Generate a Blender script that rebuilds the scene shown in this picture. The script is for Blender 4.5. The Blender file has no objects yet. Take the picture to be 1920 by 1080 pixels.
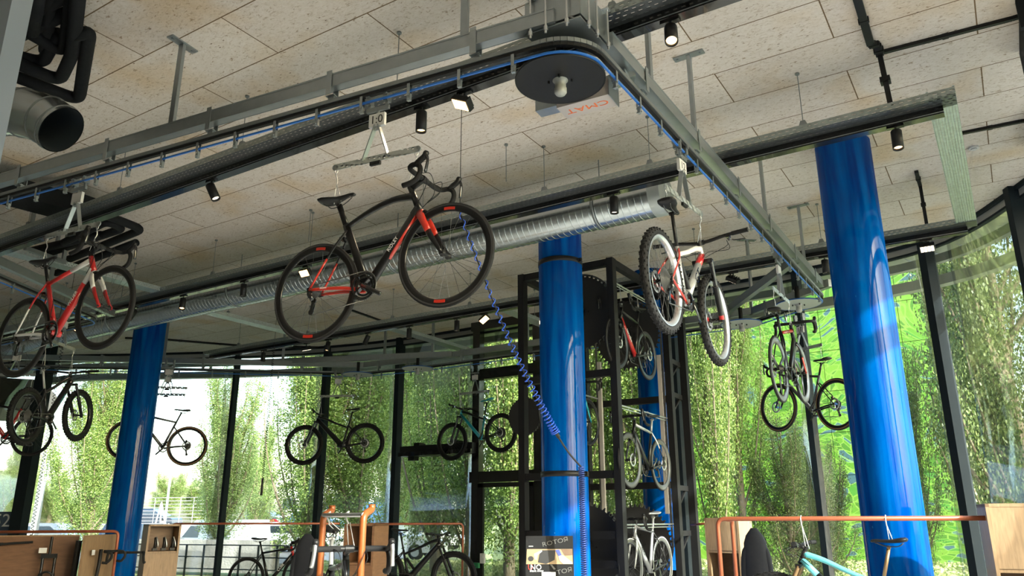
import bpy, math, random
import numpy as np
from mathutils import Vector, Matrix, Euler
random.seed(7); RNG = np.random.default_rng(7)
S = bpy.context.scene; COL = S.collection
# ---------------------------------------------------------------- camera
FPX = 1459.0; YAW, PITCH, ROLL = map(math.radians, (32.3, 16.6, -0.15))
def _axes():
    cy, sy, cp, sp = math.cos(YAW), math.sin(YAW), math.cos(PITCH), math.sin(PITCH)
    f = np.array([-sy*cp, cy*cp, sp]); r = np.array([cy, sy, 0.]); u = np.cross(r, f)
    cr, sr = math.cos(ROLL), math.sin(ROLL)
    return cr*r + sr*u, -sr*r + cr*u, f
CR, CU, CF = _axes(); CP = np.array([0, 0, 1.6])
cam = bpy.data.cameras.new('camera'); camo = bpy.data.objects.new('camera', cam); COL.objects.link(camo)
cam.sensor_width = 36; cam.lens = FPX/1920*36; cam.clip_start = .05; cam.clip_end = 600
camo.matrix_world = Matrix(((CR[0], CU[0], -CF[0], 0), (CR[1], CU[1], -CF[1], 0), (CR[2], CU[2], -CF[2], 1.6), (0, 0, 0, 1)))
S.camera = camo
# ---------------------------------------------------------------- world, sun, exposure
W = bpy.data.worlds.new('sky'); S.world = W; W.use_nodes = True
wn = W.node_tree.nodes; wl = W.node_tree.links
for n in list(wn): wn.remove(n)
sky = wn.new('ShaderNodeTexSky'); sky.sky_type = 'NISHITA'; sky.sun_disc = False
SUN_EL = math.radians(27); SUNV = np.array([.955, -.296, 0])
sky.sun_elevation = SUN_EL; sky.sun_rotation = math.atan2(SUNV[0], SUNV[1]); sky.air_density = 1.3; sky.dust_density = 3.0
hs = wn.new('ShaderNodeHueSaturation'); hs.inputs['Saturation'].default_value = .9
bg = wn.new('ShaderNodeBackground'); bg.inputs['Strength'].default_value = .42
wo = wn.new('ShaderNodeOutputWorld')
wl.new(sky.outputs[0], hs.inputs['Color']); wl.new(hs.outputs[0], bg.inputs[0]); wl.new(bg.outputs[0], wo.inputs[0])
sl = bpy.data.lights.new('sun', 'SUN'); sl.energy = 5.6; sl.angle = math.radians(.8); sl.color = (1, .965, .92)
so = bpy.data.objects.new('sun', sl); COL.objects.link(so)
sd = Vector((SUNV[0]*math.cos(SUN_EL), SUNV[1]*math.cos(SUN_EL), math.sin(SUN_EL)))
so.rotation_euler = sd.to_track_quat('Z', 'Y').to_euler(); so.location = (30, -9, 18)
vs = S.view_settings; vs.view_transform = 'Standard'; vs.look = 'None'; vs.gamma = 1; vs.use_curve_mapping = False; vs.exposure = 1.32
S.cycles.max_bounces = 10; S.cycles.transparent_max_bounces = 24; S.cycles.diffuse_bounces = 5; S.cycles.glossy_bounces = 4
S.cycles.sample_clamp_indirect = 4; S.cycles.caustics_reflective = False; S.cycles.caustics_refractive = False
# ---------------------------------------------------------------- pixel helpers (real 3-D points from measured directions)
def ray(x, y): return (x-960)/FPX*CR - (y-540)/FPX*CU + CF
def atz(x, y, z): d = ray(x, y); return CP + d*(z-1.6)/d[2]
def atY(x, y, Y): d = ray(x, y); return CP + d*Y/d[1]
def atX(x, y, X): d = ray(x, y); return CP + d*X/d[0]
def dep(x, y, d): return CP + ray(x, y)*d
# ---------------------------------------------------------------- materials
MATS = {}
def _nt(name):
    m = bpy.data.materials.new(name); m.use_nodes = True; nt = m.node_tree
    for n in list(nt.nodes): nt.nodes.remove(n)
    return m, nt, nt.nodes, nt.links
def mat(name, col, rough=.5, metal=0., var=.12, scale=8., bump=0., coat=0., stretch=(1, 1, 1), emis=None, es=0., spec=.5, bscale=None):
    if name in MATS: return MATS[name]
    m, nt, N, L = _nt(name)
    o = N.new('ShaderNodeOutputMaterial'); b = N.new('ShaderNodeBsdfPrincipled'); L.new(b.outputs[0], o.inputs[0])
    tc = N.new('ShaderNodeTexCoord'); mp = N.new('ShaderNodeMapping'); mp.inputs['Scale'].default_value = stretch
    L.new(tc.outputs['Object'], mp.inputs[0])
    nz = N.new('ShaderNodeTexNoise'); nz.inputs['Scale'].default_value = scale; nz.inputs['Detail'].default_value = 5
    L.new(mp.outputs[0], nz.inputs[0])
    mx = N.new('ShaderNodeMix'); mx.data_type = 'RGBA'
    c = np.array(col[:3], float)
    mx.inputs[6].default_value = (*np.clip(c*(1-var), 0, 1), 1); mx.inputs[7].default_value = (*np.clip(c*(1+var)+var*.01, 0, 1), 1)
    L.new(nz.outputs[0], mx.inputs[0]); L.new(mx.outputs[2], b.inputs['Base Color'])
    rr = N.new('ShaderNodeMapRange'); rr.inputs[3].default_value = max(rough*.8, .02); rr.inputs[4].default_value = min(rough*1.2, 1)
    L.new(nz.outputs[0], rr.inputs[0]); L.new(rr.outputs[0], b.inputs['Roughness'])
    b.inputs['Metallic'].default_value = metal; b.inputs['Coat Weight'].default_value = coat; b.inputs['Coat Roughness'].default_value = .05
    b.inputs['Specular IOR Level'].default_value = spec
    if emis: b.inputs['Emission Color'].default_value = (*emis, 1); b.inputs['Emission Strength'].default_value = es
    if bump:
        bp = N.new('ShaderNodeBump'); bp.inputs['Strength'].default_value = bump; bp.inputs['Distance'].default_value = .02
        n2 = N.new('ShaderNodeTexNoise'); n2.inputs['Scale'].default_value = bscale or scale*6; n2.inputs['Detail'].default_value = 4
        L.new(mp.outputs[0], n2.inputs[0]); L.new(n2.outputs[0], bp.inputs['Height']); L.new(bp.outputs[0], b.inputs['Normal'])
    MATS[name] = m; return m
def M_ceiling():
    m, nt, N, L = _nt('chipboard_ceiling')
    o = N.new('ShaderNodeOutputMaterial'); b = N.new('ShaderNodeBsdfPrincipled'); L.new(b.outputs[0], o.inputs[0]); b.inputs['Roughness'].default_value = .85
    tc = N.new('ShaderNodeTexCoord')
    mp = N.new('ShaderNodeMapping'); mp.inputs['Location'].default_value = (0.72, -0.335+.575*10, 0)
    L.new(tc.outputs['Object'], mp.inputs[0])
    br = N.new('ShaderNodeTexBrick'); br.offset = .5; br.inputs['Scale'].default_value = 1; br.inputs['Mortar Size'].default_value = .0055
    br.inputs['Mortar Smooth'].default_value = .1; br.inputs['Bias'].default_value = 0; br.inputs['Brick Width'].default_value = 2.0; br.inputs['Row Height'].default_value = .575
    br.inputs['Color1'].default_value = (.69, .635, .605, 1); br.inputs['Color2'].default_value = (.77, .72, .69, 1); br.inputs['Mortar'].default_value = (.17, .11, .055, 1)
    L.new(mp.outputs[0], br.inputs[0])
    # big soft stains
    n1 = N.new('ShaderNodeTexNoise'); n1.inputs['Scale'].default_value = 1.1; n1.inputs['Detail'].default_value = 3; L.new(tc.outputs['Object'], n1.inputs[0])
    r1 = N.new('ShaderNodeValToRGB'); r1.color_ramp.elements[0].position = .52; r1.color_ramp.elements[0].color = (1, 1, 1, 1)
    r1.color_ramp.elements[1].position = .72; r1.color_ramp.elements[1].color = (.92, .80, .62, 1); L.new(n1.outputs[0], r1.inputs[0])
    # chips: stretched dark and light flakes
    ms = N.new('ShaderNodeMapping'); ms.inputs['Scale'].default_value = (22, 42, 1); ms.inputs['Rotation'].default_value = (0, 0, .25); L.new(tc.outputs['Object'], ms.inputs[0])
    n2 = N.new('ShaderNodeTexNoise'); n2.inputs['Scale'].default_value = 1; n2.inputs['Detail'].default_value = 6; n2.inputs['Roughness'].default_value = .7; n2.inputs['Distortion'].default_value = 1.2; L.new(ms.outputs[0], n2.inputs[0])
    r2 = N.new('ShaderNodeValToRGB'); e = r2.color_ramp.elements; e[0].position = .33; e[0].color = (.42, .32, .22, 1); e[1].position = .43; e[1].color = (.9, .87, .82, 1)
    e2 = r2.color_ramp.elements.new(.62); e2.color = (1.0, .99, .97, 1); L.new(n2.outputs[0], r2.inputs[0])
    ms3 = N.new('ShaderNodeMapping'); ms3.inputs['Scale'].default_value = (6, 14, 1); ms3.inputs['Rotation'].default_value = (0, 0, -.9); L.new(tc.outputs['Object'], ms3.inputs[0])
    vo = N.new('ShaderNodeTexVoronoi'); vo.inputs['Scale'].default_value = 1; L.new(ms3.outputs[0], vo.inputs[0])
    r3 = N.new('ShaderNodeValToRGB'); r3.color_ramp.elements[0].position = .05; r3.color_ramp.elements[0].color = (.22, .15, .09, 1); r3.color_ramp.elements[1].position = .085; r3.color_ramp.elements[1].color = (1, 1, 1, 1)
    L.new(vo.outputs['Distance'], r3.inputs[0])
    cur = br.outputs['Color']
    for s in (r1, r2, r3):
        k = N.new('ShaderNodeMix'); k.data_type = 'RGBA'; k.blend_type = 'MULTIPLY'; k.inputs[0].default_value = 1
        L.new(cur, k.inputs[6]); L.new(s.outputs[0], k.inputs[7]); cur = k.outputs[2]
    L.new(cur, b.inputs['Base Color'])
    bp = N.new('ShaderNodeBump'); bp.inputs['Strength'].default_value = .25; bp.inputs['Distance'].default_value = .01
    L.new(n2.outputs[0], bp.inputs['Height']); L.new(bp.outputs[0], b.inputs['Normal'])
    return m
def M_column():
    m, nt, N, L = _nt('glossy_blue_column')
    o = N.new('ShaderNodeOutputMaterial'); b = N.new('ShaderNodeBsdfPrincipled'); L.new(b.outputs[0], o.inputs[0])
    tc = N.new('ShaderNodeTexCoord'); mp = N.new('ShaderNodeMapping'); mp.inputs['Scale'].default_value = (9, 9, .7); L.new(tc.outputs['Object'], mp.inputs[0])
    n1 = N.new('ShaderNodeTexNoise'); n1.inputs['Scale'].default_value = 1.3; n1.inputs['Detail'].default_value = 6; n1.inputs['Distortion'].default_value = .4; L.new(mp.outputs[0], n1.inputs[0])
    r = N.new('ShaderNodeValToRGB'); e = r.color_ramp.elements; e[0].position = .3; e[0].color = (.0, .026, .21, 1); e[1].position = .72; e[1].color = (.0, .115, .44, 1)
    L.new(n1.outputs[0], r.inputs[0])
    vo = N.new('ShaderNodeTexVoronoi'); vo.inputs['Scale'].default_value = 6; mp2 = N.new('ShaderNodeMapping'); mp2.inputs['Scale'].default_value = (1, 1, .6)
    L.new(tc.outputs['Object'], mp2.inputs[0]); L.new(mp2.outputs[0], vo.inputs[0])
    r2 = N.new('ShaderNodeValToRGB'); r2.color_ramp.elements[0].position = .03; r2.color_ramp.elements[0].color = (1, 1, 1, 1); r2.color_ramp.elements[1].position = .05; r2.color_ramp.elements[1].color = (0, 0, 0, 1)
    L.new(vo.outputs['Distance'], r2.inputs[0])
    mx = N.new('ShaderNodeMix'); mx.data_type = 'RGBA'; L.new(r2.outputs[0], mx.inputs[0]); L.new(r.outputs[0], mx.inputs[6]); mx.inputs[7].default_value = (.02, .16, .45, 1)
    L.new(mx.outputs[2], b.inputs['Base Color']); b.inputs['Roughness'].default_value = .6; b.inputs['Coat Weight'].default_value = .28; b.inputs['Specular IOR Level'].default_value = .0; b.inputs['Coat Roughness'].default_value = .04
    bp = N.new('ShaderNodeBump'); bp.inputs['Strength'].default_value = .04; bp.inputs['Distance'].default_value = .02; L.new(n1.outputs[0], bp.inputs['Height']); L.new(bp.outputs[0], b.inputs['Normal'])
    L.new(bp.outputs[0], b.inputs['Coat Normal'])
    return m
def M_glass(name, tint=(.93, .97, .95), refl=1.0):
    m, nt, N, L = _nt(name)
    o = N.new('ShaderNodeOutputMaterial'); t = N.new('ShaderNodeBsdfTransparent'); t.inputs[0].default_value = (*tint, 1)
    g = N.new('ShaderNodeBsdfGlossy'); g.inputs['Roughness'].default_value = .0; fr = N.new('ShaderNodeFresnel'); fr.inputs[0].default_value = 1.5
    nz = N.new('ShaderNodeTexNoise'); nz.inputs['Scale'].default_value = .4; tc = N.new('ShaderNodeTexCoord'); L.new(tc.outputs['Object'], nz.inputs[0])
    bp = N.new('ShaderNodeBump'); bp.inputs['Strength'].default_value = .02; L.new(nz.outputs[0], bp.inputs['Height']); L.new(bp.outputs[0], g.inputs['Normal'])
    mx = N.new('ShaderNodeMixShader'); ml = N.new('ShaderNodeMath'); ml.operation = 'MULTIPLY'; ml.inputs[1].default_value = refl; L.new(fr.outputs[0], ml.inputs[0])
    L.new(ml.outputs[0], mx.inputs[0]); L.new(t.outputs[0], mx.inputs[1]); L.new(g.outputs[0], mx.inputs[2]); L.new(mx.outputs[0], o.inputs[0])
    return m
def M_perf(name, col, axis=0, px=.055, py=.042):
    """galvanised sheet with real see-through slots; axis = object axis the tray runs along"""
    m, nt, N, L = _nt(name)
    o = N.new('ShaderNodeOutputMaterial'); b = N.new('ShaderNodeBsdfPrincipled'); b.inputs['Metallic'].default_value = .75; b.inputs['Roughness'].default_value = .38
    tc = N.new('ShaderNodeTexCoord'); sp = N.new('ShaderNodeSeparateXYZ'); L.new(tc.outputs['Object'], sp.inputs[0])
    nz = N.new('ShaderNodeTexVoronoi'); nz.inputs['Scale'].default_value = 25; L.new(tc.outputs['Object'], nz.inputs[0])
    mc = N.new('ShaderNodeMix'); mc.data_type = 'RGBA'; c = np.array(col); mc.inputs[6].default_value = (*(c*.85), 1); mc.inputs[7].default_value = (*np.minimum(c*1.15, 1), 1)
    L.new(nz.outputs['Distance'], mc.inputs[0]); L.new(mc.outputs[2], b.inputs['Base Color'])
    def mth(op, a, v=None, c2=None):
        n = N.new('ShaderNodeMath'); n.operation = op
        for i, q in enumerate((a, v)):
            if q is None: continue
            if isinstance(q, (int, float)): n.inputs[i].default_value = q
            else: L.new(q, n.inputs[i])
        return n.outputs[0]
    u = sp.outputs[axis]; v = sp.outputs[1-axis]; w = sp.outputs[2]
    vv = mth('ADD', v, w)
    row = mth('FLOOR', mth('DIVIDE', vv, py)); fu = mth('FRACT', mth('ADD', mth('DIVIDE', u, px), mth('MULTIPLY', row, .5))); fv = mth('FRACT', mth('DIVIDE', vv, py))
    h = mth('MULTIPLY', mth('LESS_THAN', fu, .5), mth('LESS_THAN', fv, .36))
    tr = N.new('ShaderNodeBsdfTransparent'); mx = N.new('ShaderNodeMixShader'); L.new(h, mx.inputs[0]); L.new(b.outputs[0], mx.inputs[1]); L.new(tr.outputs[0], mx.inputs[2]); L.new(mx.outputs[0], o.inputs[0])
    return m
def M_leaf(name, c1, c2, trans=.45):
    m, nt, N, L = _nt(name)
    o = N.new('ShaderNodeOutputMaterial'); b = N.new('ShaderNodeBsdfPrincipled'); b.inputs['Roughness'].default_value = .45
    g = N.new('ShaderNodeNewGeometry'); r = N.new('ShaderNodeValToRGB'); r.color_ramp.elements[0].color = (*c1, 1); r.color_ramp.elements[1].color = (*c2, 1)
    L.new(g.outputs['Random Per Island'], r.inputs[0]); L.new(r.outputs[0], b.inputs['Base Color'])
    t = N.new('ShaderNodeBsdfTranslucent'); L.new(r.outputs[0], t.inputs[0]); mx = N.new('ShaderNodeMixShader'); mx.inputs[0].default_value = trans
    L.new(b.outputs[0], mx.inputs[1]); L.new(t.outputs[0], mx.inputs[2]); L.new(mx.outputs[0], o.inputs[0]); return m
def M_leafwall():
    m, nt, N, L = _nt('lime_leaf_cladding')
    o = N.new('ShaderNodeOutputMaterial'); b = N.new('ShaderNodeBsdfPrincipled'); L.new(b.outputs[0], o.inputs[0]); b.inputs['Roughness'].default_value = .55
    tc = N.new('ShaderNodeTexCoord'); nz = N.new('ShaderNodeTexNoise'); nz.inputs['Scale'].default_value = .28; nz.inputs['Detail'].default_value = 1; L.new(tc.outputs['Object'], nz.inputs[0])
    va = N.new('ShaderNodeVectorMath'); va.operation = 'SCALE'; va.inputs['Scale'].default_value = 5.5; L.new(nz.outputs['Color'], va.inputs[0])
    vb = N.new('ShaderNodeVectorMath'); vb.operation = 'ADD'; L.new(tc.outputs['Object'], vb.inputs[0]); L.new(va.outputs[0], vb.inputs[1])
    mp = N.new('ShaderNodeMapping'); mp.inputs['Scale'].default_value = (.85, .85, 2.7); mp.inputs['Rotation'].default_value = (0, .35, 0); L.new(vb.outputs[0], mp.inputs[0])
    v1 = N.new('ShaderNodeTexVoronoi'); v1.inputs['Scale'].default_value = 1.9; L.new(mp.outputs[0], v1.inputs[0])
    v2 = N.new('ShaderNodeTexVoronoi'); v2.feature = 'DISTANCE_TO_EDGE'; v2.inputs['Scale'].default_value = 1.9; L.new(mp.outputs[0], v2.inputs[0])
    sp = N.new('ShaderNodeSeparateColor'); L.new(v1.outputs['Color'], sp.inputs[0])
    r1 = N.new('ShaderNodeValToRGB'); r1.color_ramp.interpolation = 'CONSTANT'; e = r1.color_ramp.elements; e[0].position = 0; e[0].color = (.04, .10, .12, 1); e[1].position = .10; e[1].color = (.05, .20, .02, 1)
    for p_, c_ in ((.20, (.05, .155, .01, 1)), (.5, (.08, .22, .012, 1)), (.8, (.115, .25, .02, 1))): q = e.new(p_); q.color = c_
    L.new(sp.outputs[0], r1.inputs[0])
    r2 = N.new('ShaderNodeValToRGB'); r2.color_ramp.elements[0].position = .05; r2.color_ramp.elements[0].color = (.16, .31, .04, 1); r2.color_ramp.elements[1].position = .09; r2.color_ramp.elements[1].color = (0, 0, 0, 1); L.new(v2.outputs[0], r2.inputs[0])
    k = N.new('ShaderNodeMix'); k.data_type = 'RGBA'; k.blend_type = 'LIGHTEN'; k.inputs[0].default_value = 1; L.new(r1.outputs[0], k.inputs[6]); L.new(r2.outputs[0], k.inputs[7])
    L.new(k.outputs[2], b.inputs['Base Color']); return m
def M_grass():
    m, nt, N, L = _nt('dry_grass')
    o = N.new('ShaderNodeOutputMaterial'); b = N.new('ShaderNodeBsdfPrincipled'); L.new(b.outputs[0], o.inputs[0]); b.inputs['Roughness'].default_value = .9
    tc = N.new('ShaderNodeTexCoord'); n = N.new('ShaderNodeTexNoise'); n.inputs['Scale'].default_value = .9; n.inputs['Detail'].default_value = 10; n.inputs['Roughness'].default_value = .75; L.new(tc.outputs['Object'], n.inputs[0])
    r = N.new('ShaderNodeValToRGB'); r.color_ramp.elements[0].position = .35; r.color_ramp.elements[0].color = (.12, .19, .05, 1); r.color_ramp.elements[1].position = .65; r.color_ramp.elements[1].color = (.38, .40, .17, 1)
    L.new(n.outputs[0], r.inputs[0]); L.new(r.outputs[0], b.inputs['Base Color']); return m
def M_wood(name, c, sc=(1, 1, 9)):
    m, nt, N, L = _nt(name)
    o = N.new('ShaderNodeOutputMaterial'); b = N.new('ShaderNodeBsdfPrincipled'); L.new(b.outputs[0], o.inputs[0]); b.inputs['Roughness'].default_value = .5
    tc = N.new('ShaderNodeTexCoord'); mp = N.new('ShaderNodeMapping'); mp.inputs['Scale'].default_value = sc; L.new(tc.outputs['Object'], mp.inputs[0])
    n = N.new('ShaderNodeTexNoise'); n.inputs['Scale'].default_value = 6; n.inputs['Detail'].default_value = 6; n.inputs['Distortion'].default_value = .6; L.new(mp.outputs[0], n.inputs[0])
    r = N.new('ShaderNodeValToRGB'); c = np.array(c); r.color_ramp.elements[0].position = .3; r.color_ramp.elements[0].color = (*(c*.8), 1); r.color_ramp.elements[1].position = .7; r.color_ramp.elements[1].color = (*np.minimum(c*1.15, 1), 1)
    L.new(n.outputs[0], r.inputs[0]); L.new(r.outputs[0], b.inputs['Base Color']); return m
CEIL = M_ceiling(); BLUE = M_column(); GLASS = M_glass('window_glass', refl=.55)
GALV = mat('galvanised_steel', (.36, .395, .41), .36, .85, .14, 14); GALVD = mat('dull_galvanised_steel', (.26, .285, .295), .4, .8, .15, 14)
PERF = M_perf('perforated_steel_tray_shaded', (.12, .13, .135)); PERFY = M_perf('perforated_steel_cross_tray', (.52, .58, .59), 1, .04, .022)  # tray underside steel darkened, the dim room it reflects put into the colour
BLK = mat('black_powder_coat', (.009, .009, .010), .45, 0, .2, 30, spec=.3); BLKG = mat('gloss_black_paint', (.008, .008, .009), .2, 0, .2, 10, coat=.6)
FRAME = mat('dark_grey_window_frame', (.014, .021, .027), .55, 0, .1, 10, spec=.12); FRAMEL = mat('grey_window_frame_face', (.16, .19, .21), .45, .1, .1, 10)
HEADG = mat('light_grey_soffit_metal', (.34, .35, .34), .5, .1, .1, 5)
RUB = mat('black_rubber', (.010, .010, .011), .7, 0, .2, 60, bump=.2, spec=.25); RUBG = mat('grey_rubber_sidewall', (.04, .04, .044), .6, 0, .2, 40, spec=.3)
CARB = mat('black_carbon', (.008, .008, .009), .3, 0, .1, 6, coat=.25, spec=.3); ALU = mat('brushed_aluminium', (.62, .63, .64), .3, .9, .1, 40)
SPK = mat('dark_spoke_steel', (.08, .08, .085), .35, .8, .1, 40); CHN = mat('dark_chain_steel', (.16, .16, .16), .4, .8, .3, 200)
RED = mat('gloss_red_paint', (.46, .009, .010), .3, 0, .06, 10, coat=.5); ORED = mat('orange_red_paint', (.52, .028, .014), .32, 0, .06, 10, coat=.6)
WHT = mat('gloss_white_paint', (.78, .78, .78), .3, 0, .05, 10, coat=.4); SILV = mat('silver_grey_paint', (.42, .43, .44), .3, .3, .06, 10, coat=.5)
TEAL = mat('teal_paint', (.0, .28, .36), .3, 0, .1, 10, coat=.5); TURQ = mat('turquoise_paint', (.12, .52, .60), .35, 0, .08, 10, coat=.4)
GRY = mat('grey_paint', (.07, .073, .078), .35, 0, .1, 10, coat=.4); TAPE = mat('black_bar_tape', (.010, .010, .011), .7, 0, .2, 80, bump=.3, spec=.25)
COPPER = mat('copper_orange_tube', (.27, .075, .035), .38, .25, .1, 10); ORNG = mat('orange_painted_tube', (.27, .075, .018), .4, .1, .1, 10)
BLUEC = mat('bright_blue_cable', (.02, .15, .55), .4, 0, .1, 40); PAPER = mat('white_paper', (.62, .62, .63), .7, 0, .04, 30)
LAMPW = mat('warm_lamp_lens', (1, .9, .7), .4, 0, .02, 5, emis=(1, .58, .22), es=3.2); LAMPO = mat('pale_lamp_lens', (.9, .88, .8), .4, 0, .02, 5, emis=(1, .85, .6), es=1.3)
INSUL = mat('black_pipe_insulation', (.008, .009, .011), .75, 0, .2, 30, bump=.1, spec=.2); TXTR = mat('lettering_white', (.85, .85, .85), .5, 0, .02, 10)
# ---------------------------------------------------------------- mesh builder
def nrm(v): v = np.asarray(v, float); return v/(np.linalg.norm(v)+1e-12)
class MB:
    def __init__(s, m=None): s.v = []; s.f = []; s.mi = []; s.sm = []; s.n = 0; s.mats = []; s.use(m or GALV)
    def use(s, m):
        if m not in s.mats: s.mats.append(m)
        s.c = s.mats.index(m); return s
    def add(s, V, Fs, smooth=False):
        V = np.asarray(V, float); s.v.append(V)
        for f in Fs: s.f.append([i+s.n for i in f]); s.mi.append(s.c); s.sm.append(smooth)
        s.n += len(V); return s
    def box(s, c, d, R=None):
        h = np.array(d, float)/2; V = np.array([[x, y, z] for x in (-1, 1) for y in (-1, 1) for z in (-1, 1)])*h
        if R is not None: V = V@np.array(R, float).T
        return s.add(V+np.array(c, float), [(0, 1, 3, 2), (4, 6, 7, 5), (0, 4, 5, 1), (2, 3, 7, 6), (0, 2, 6, 4), (1, 5, 7, 3)])
    def bar(s, a, b, w, h, up=(0, 0, 1)):
        a = np.array(a, float); b = np.array(b, float); t = nrm(b-a); sd_ = nrm(np.cross(t, up)); u = np.cross(sd_, t)
        return s.box((a+b)/2, (np.linalg.norm(b-a), w, h), np.stack([t, sd_, u], 1))
    def tube(s, P, r, n=8, closed=False, ref=None, rb=None, caps=True):
        P = np.asarray(P, float); k = len(P); r = np.broadcast_to(np.asarray(r, float), (k,)); rb_ = r if rb is None else np.broadcast_to(np.asarray(rb, float), (k,))
        if closed: T = np.roll(P, -1, 0)-np.roll(P, 1, 0)
        else: T = np.gradient(P, axis=0)
        T = T/(np.linalg.norm(T, axis=1, keepdims=True)+1e-12)
        A = np.zeros_like(P); B = np.zeros_like(P)
        if ref is not None:
            for i in range(k):
                B[i] = nrm(np.array(ref)-T[i]*np.dot(ref, T[i])); A[i] = np.cross(B[i], T[i])
        else:
            a = np.array([0, 0, 1.]) if abs(T[0][2]) < .9 else np.array([1., 0, 0]); a = nrm(a-T[0]*(a@T[0]))
            for i in range(k):
                a = nrm(a-T[i]*(a@T[i])); A[i] = a; B[i] = np.cross(T[i], a)
        th = np.arange(n)*2*math.pi/n; c, s_ = np.cos(th), np.sin(th)
        V = (P[:, None, :]+A[:, None, :]*(c[None, :, None]*r[:, None, None])+B[:, None, :]*(s_[None, :, None]*rb_[:, None, None])).reshape(-1, 3)
        F = []
        for i in range(k if closed else k-1):
            j = (i+1) % k
            for q in range(n): F.append((i*n+q, i*n+(q+1) % n, j*n+(q+1) % n, j*n+q))
        if caps and not closed: F.append(tuple(range(n-1, -1, -1))); F.append(tuple((k-1)*n+q for q in range(n)))
        return s.add(V, F, True)
    def lathe(s, prof, c=(0, 0, 0), ax=(0, 0, 1), n=24, smooth=True, closed=False):
        ax = nrm(ax); a = nrm(np.cross(ax, (0, 0, 1) if abs(ax[2]) < .9 else (1, 0, 0))); b = np.cross(ax, a); k = len(prof); V = []
        for (r, h) in prof:
            for q in range(n): t = q*2*math.pi/n; V.append(np.array(c)+ax*h+(a*math.cos(t)+b*math.sin(t))*r)
        F = []
        for i in range(k if closed else k-1):
            j = (i+1) % k
            for q in range(n): F.append((i*n+q, i*n+(q+1) % n, j*n+(q+1) % n, j*n+q))
        return s.add(V, F, smooth)
    def cyl(s, a, b, r, n=16, r2=None):
        a = np.array(a, float); b = np.array(b, float); L_ = np.linalg.norm(b-a); r2 = r if r2 is None else r2
        return s.lathe([(1e-4, 0), (r, 0)], a, b-a, n, False).lathe([(r, 0), (r2, L_)], a, b-a, n, True).lathe([(r2, L_), (1e-4, L_)], a, b-a, n, False)
    def prism(s, poly, o, ux, uy, th):
        """outline poly in plane (ux,uy) at o, extruded +-th/2 along the normal"""
        ux = np.array(ux, float); uy = np.array(uy, float); nn = nrm(np.cross(ux, uy)); o = np.array(o, float); k = len(poly)
        V = [o+ux*x+uy*y+nn*th/2 for x, y in poly]+[o+ux*x+uy*y-nn*th/2 for x, y in poly]
        F = [tuple(range(k)), tuple(range(2*k-1, k-1, -1))]+[(i, k+i, k+(i+1) % k, (i+1) % k) for i in range(k)]
        return s.add(V, F)
    def sphere(s, c, r, n=12, m=8, sc=(1, 1, 1)):
        V = []; F = []
        for i in range(m+1):
            p = math.pi*i/m
            for q in range(n): t = 2*math.pi*q/n; V.append((c[0]+r*sc[0]*math.sin(p)*math.cos(t), c[1]+r*sc[1]*math.sin(p)*math.sin(t), c[2]+r*sc[2]*math.cos(p)))
        for i in range(m):
            for q in range(n): F.append((i*n+q, (i+1)*n+q, (i+1)*n+(q+1) % n, i*n+(q+1) % n))
        return s.add(V, F, True)
    def build(s, name, parent=None):
        V = np.concatenate(s.v) if s.v else np.zeros((0, 3)); off = ROFF.get(parent.name, np.zeros(3)) if parent else np.zeros(3)
        me = bpy.data.meshes.new(name); me.from_pydata((V-off).tolist(), [], s.f)
        for m in s.mats: me.materials.append(m)
        me.polygons.foreach_set('material_index', s.mi); me.polygons.foreach_set('use_smooth', s.sm); me.update()
        o = bpy.data.objects.new(name, me); COL.objects.link(o)
        if parent: o.parent = parent; ROFF[o.name] = off
        return o
ROFF = {}
def tag(o, label, cat, group=None, kind=None):
    if label: o['label'] = label
    if cat: o['category'] = cat
    if group: o['group'] = group
    if kind: o['kind'] = kind
    return o
def thing(name, label, cat, loc=(0, 0, 0), rot=None, group=None, local=False):
    o = bpy.data.objects.new(name, None); COL.objects.link(o); o.location = tuple(float(q) for q in loc); o.empty_display_size = .1
    if rot: o.rotation_euler = rot
    ROFF[o.name] = np.zeros(3) if local else np.array(loc, float)
    return tag(o, label, cat, group)
def struct(o): o['kind'] = 'structure'; return o
def dup(root, label=None, loc=None, rot=None):
    r = root.copy(); COL.objects.link(r)
    if loc is not None: r.location = tuple(float(q) for q in loc)
    if rot is not None: r.rotation_euler = rot
    if label: r['label'] = label
    for ch in list(root.children):
        c = ch.copy(); COL.objects.link(c); c.parent = r
        for g in ch.children: d = g.copy(); COL.objects.link(d); d.parent = c
    return r
def text(name, body, size, mtl, parent, M, ext=.001, align='CENTER', sx=1., shear=0., local_off=True):
    cu = bpy.data.curves.new(name, 'FONT'); cu.body = body; cu.size = size; cu.extrude = ext; cu.align_x = align; cu.align_y = 'CENTER'; cu.shear = shear; cu.resolution_u = 3
    t = bpy.data.objects.new(name+'_c', cu); COL.objects.link(t); dg = bpy.context.evaluated_depsgraph_get()
    me = bpy.data.meshes.new_from_object(t.evaluated_get(dg)); COL.objects.unlink(t); bpy.data.objects.remove(t)
    me.transform(Matrix.Diagonal((sx, 1, 1, 1))); me.transform(M)
    off = ROFF.get(parent.name, np.zeros(3)) if parent else np.zeros(3); me.transform(Matrix.Translation(tuple(-off)))
    me.materials.clear(); me.materials.append(mtl); o = bpy.data.objects.new(name, me); COL.objects.link(o)
    if parent: o.parent = parent
    return o
def frameM(o, x, y):
    x = Vector(tuple(x)).normalized(); y = Vector(tuple(y)); z = x.cross(y).normalized(); y = z.cross(x)
    return Matrix(((x[0], y[0], z[0], o[0]), (x[1], y[1], z[1], o[1]), (x[2], y[2], z[2], o[2]), (0, 0, 0, 1)))
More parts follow.
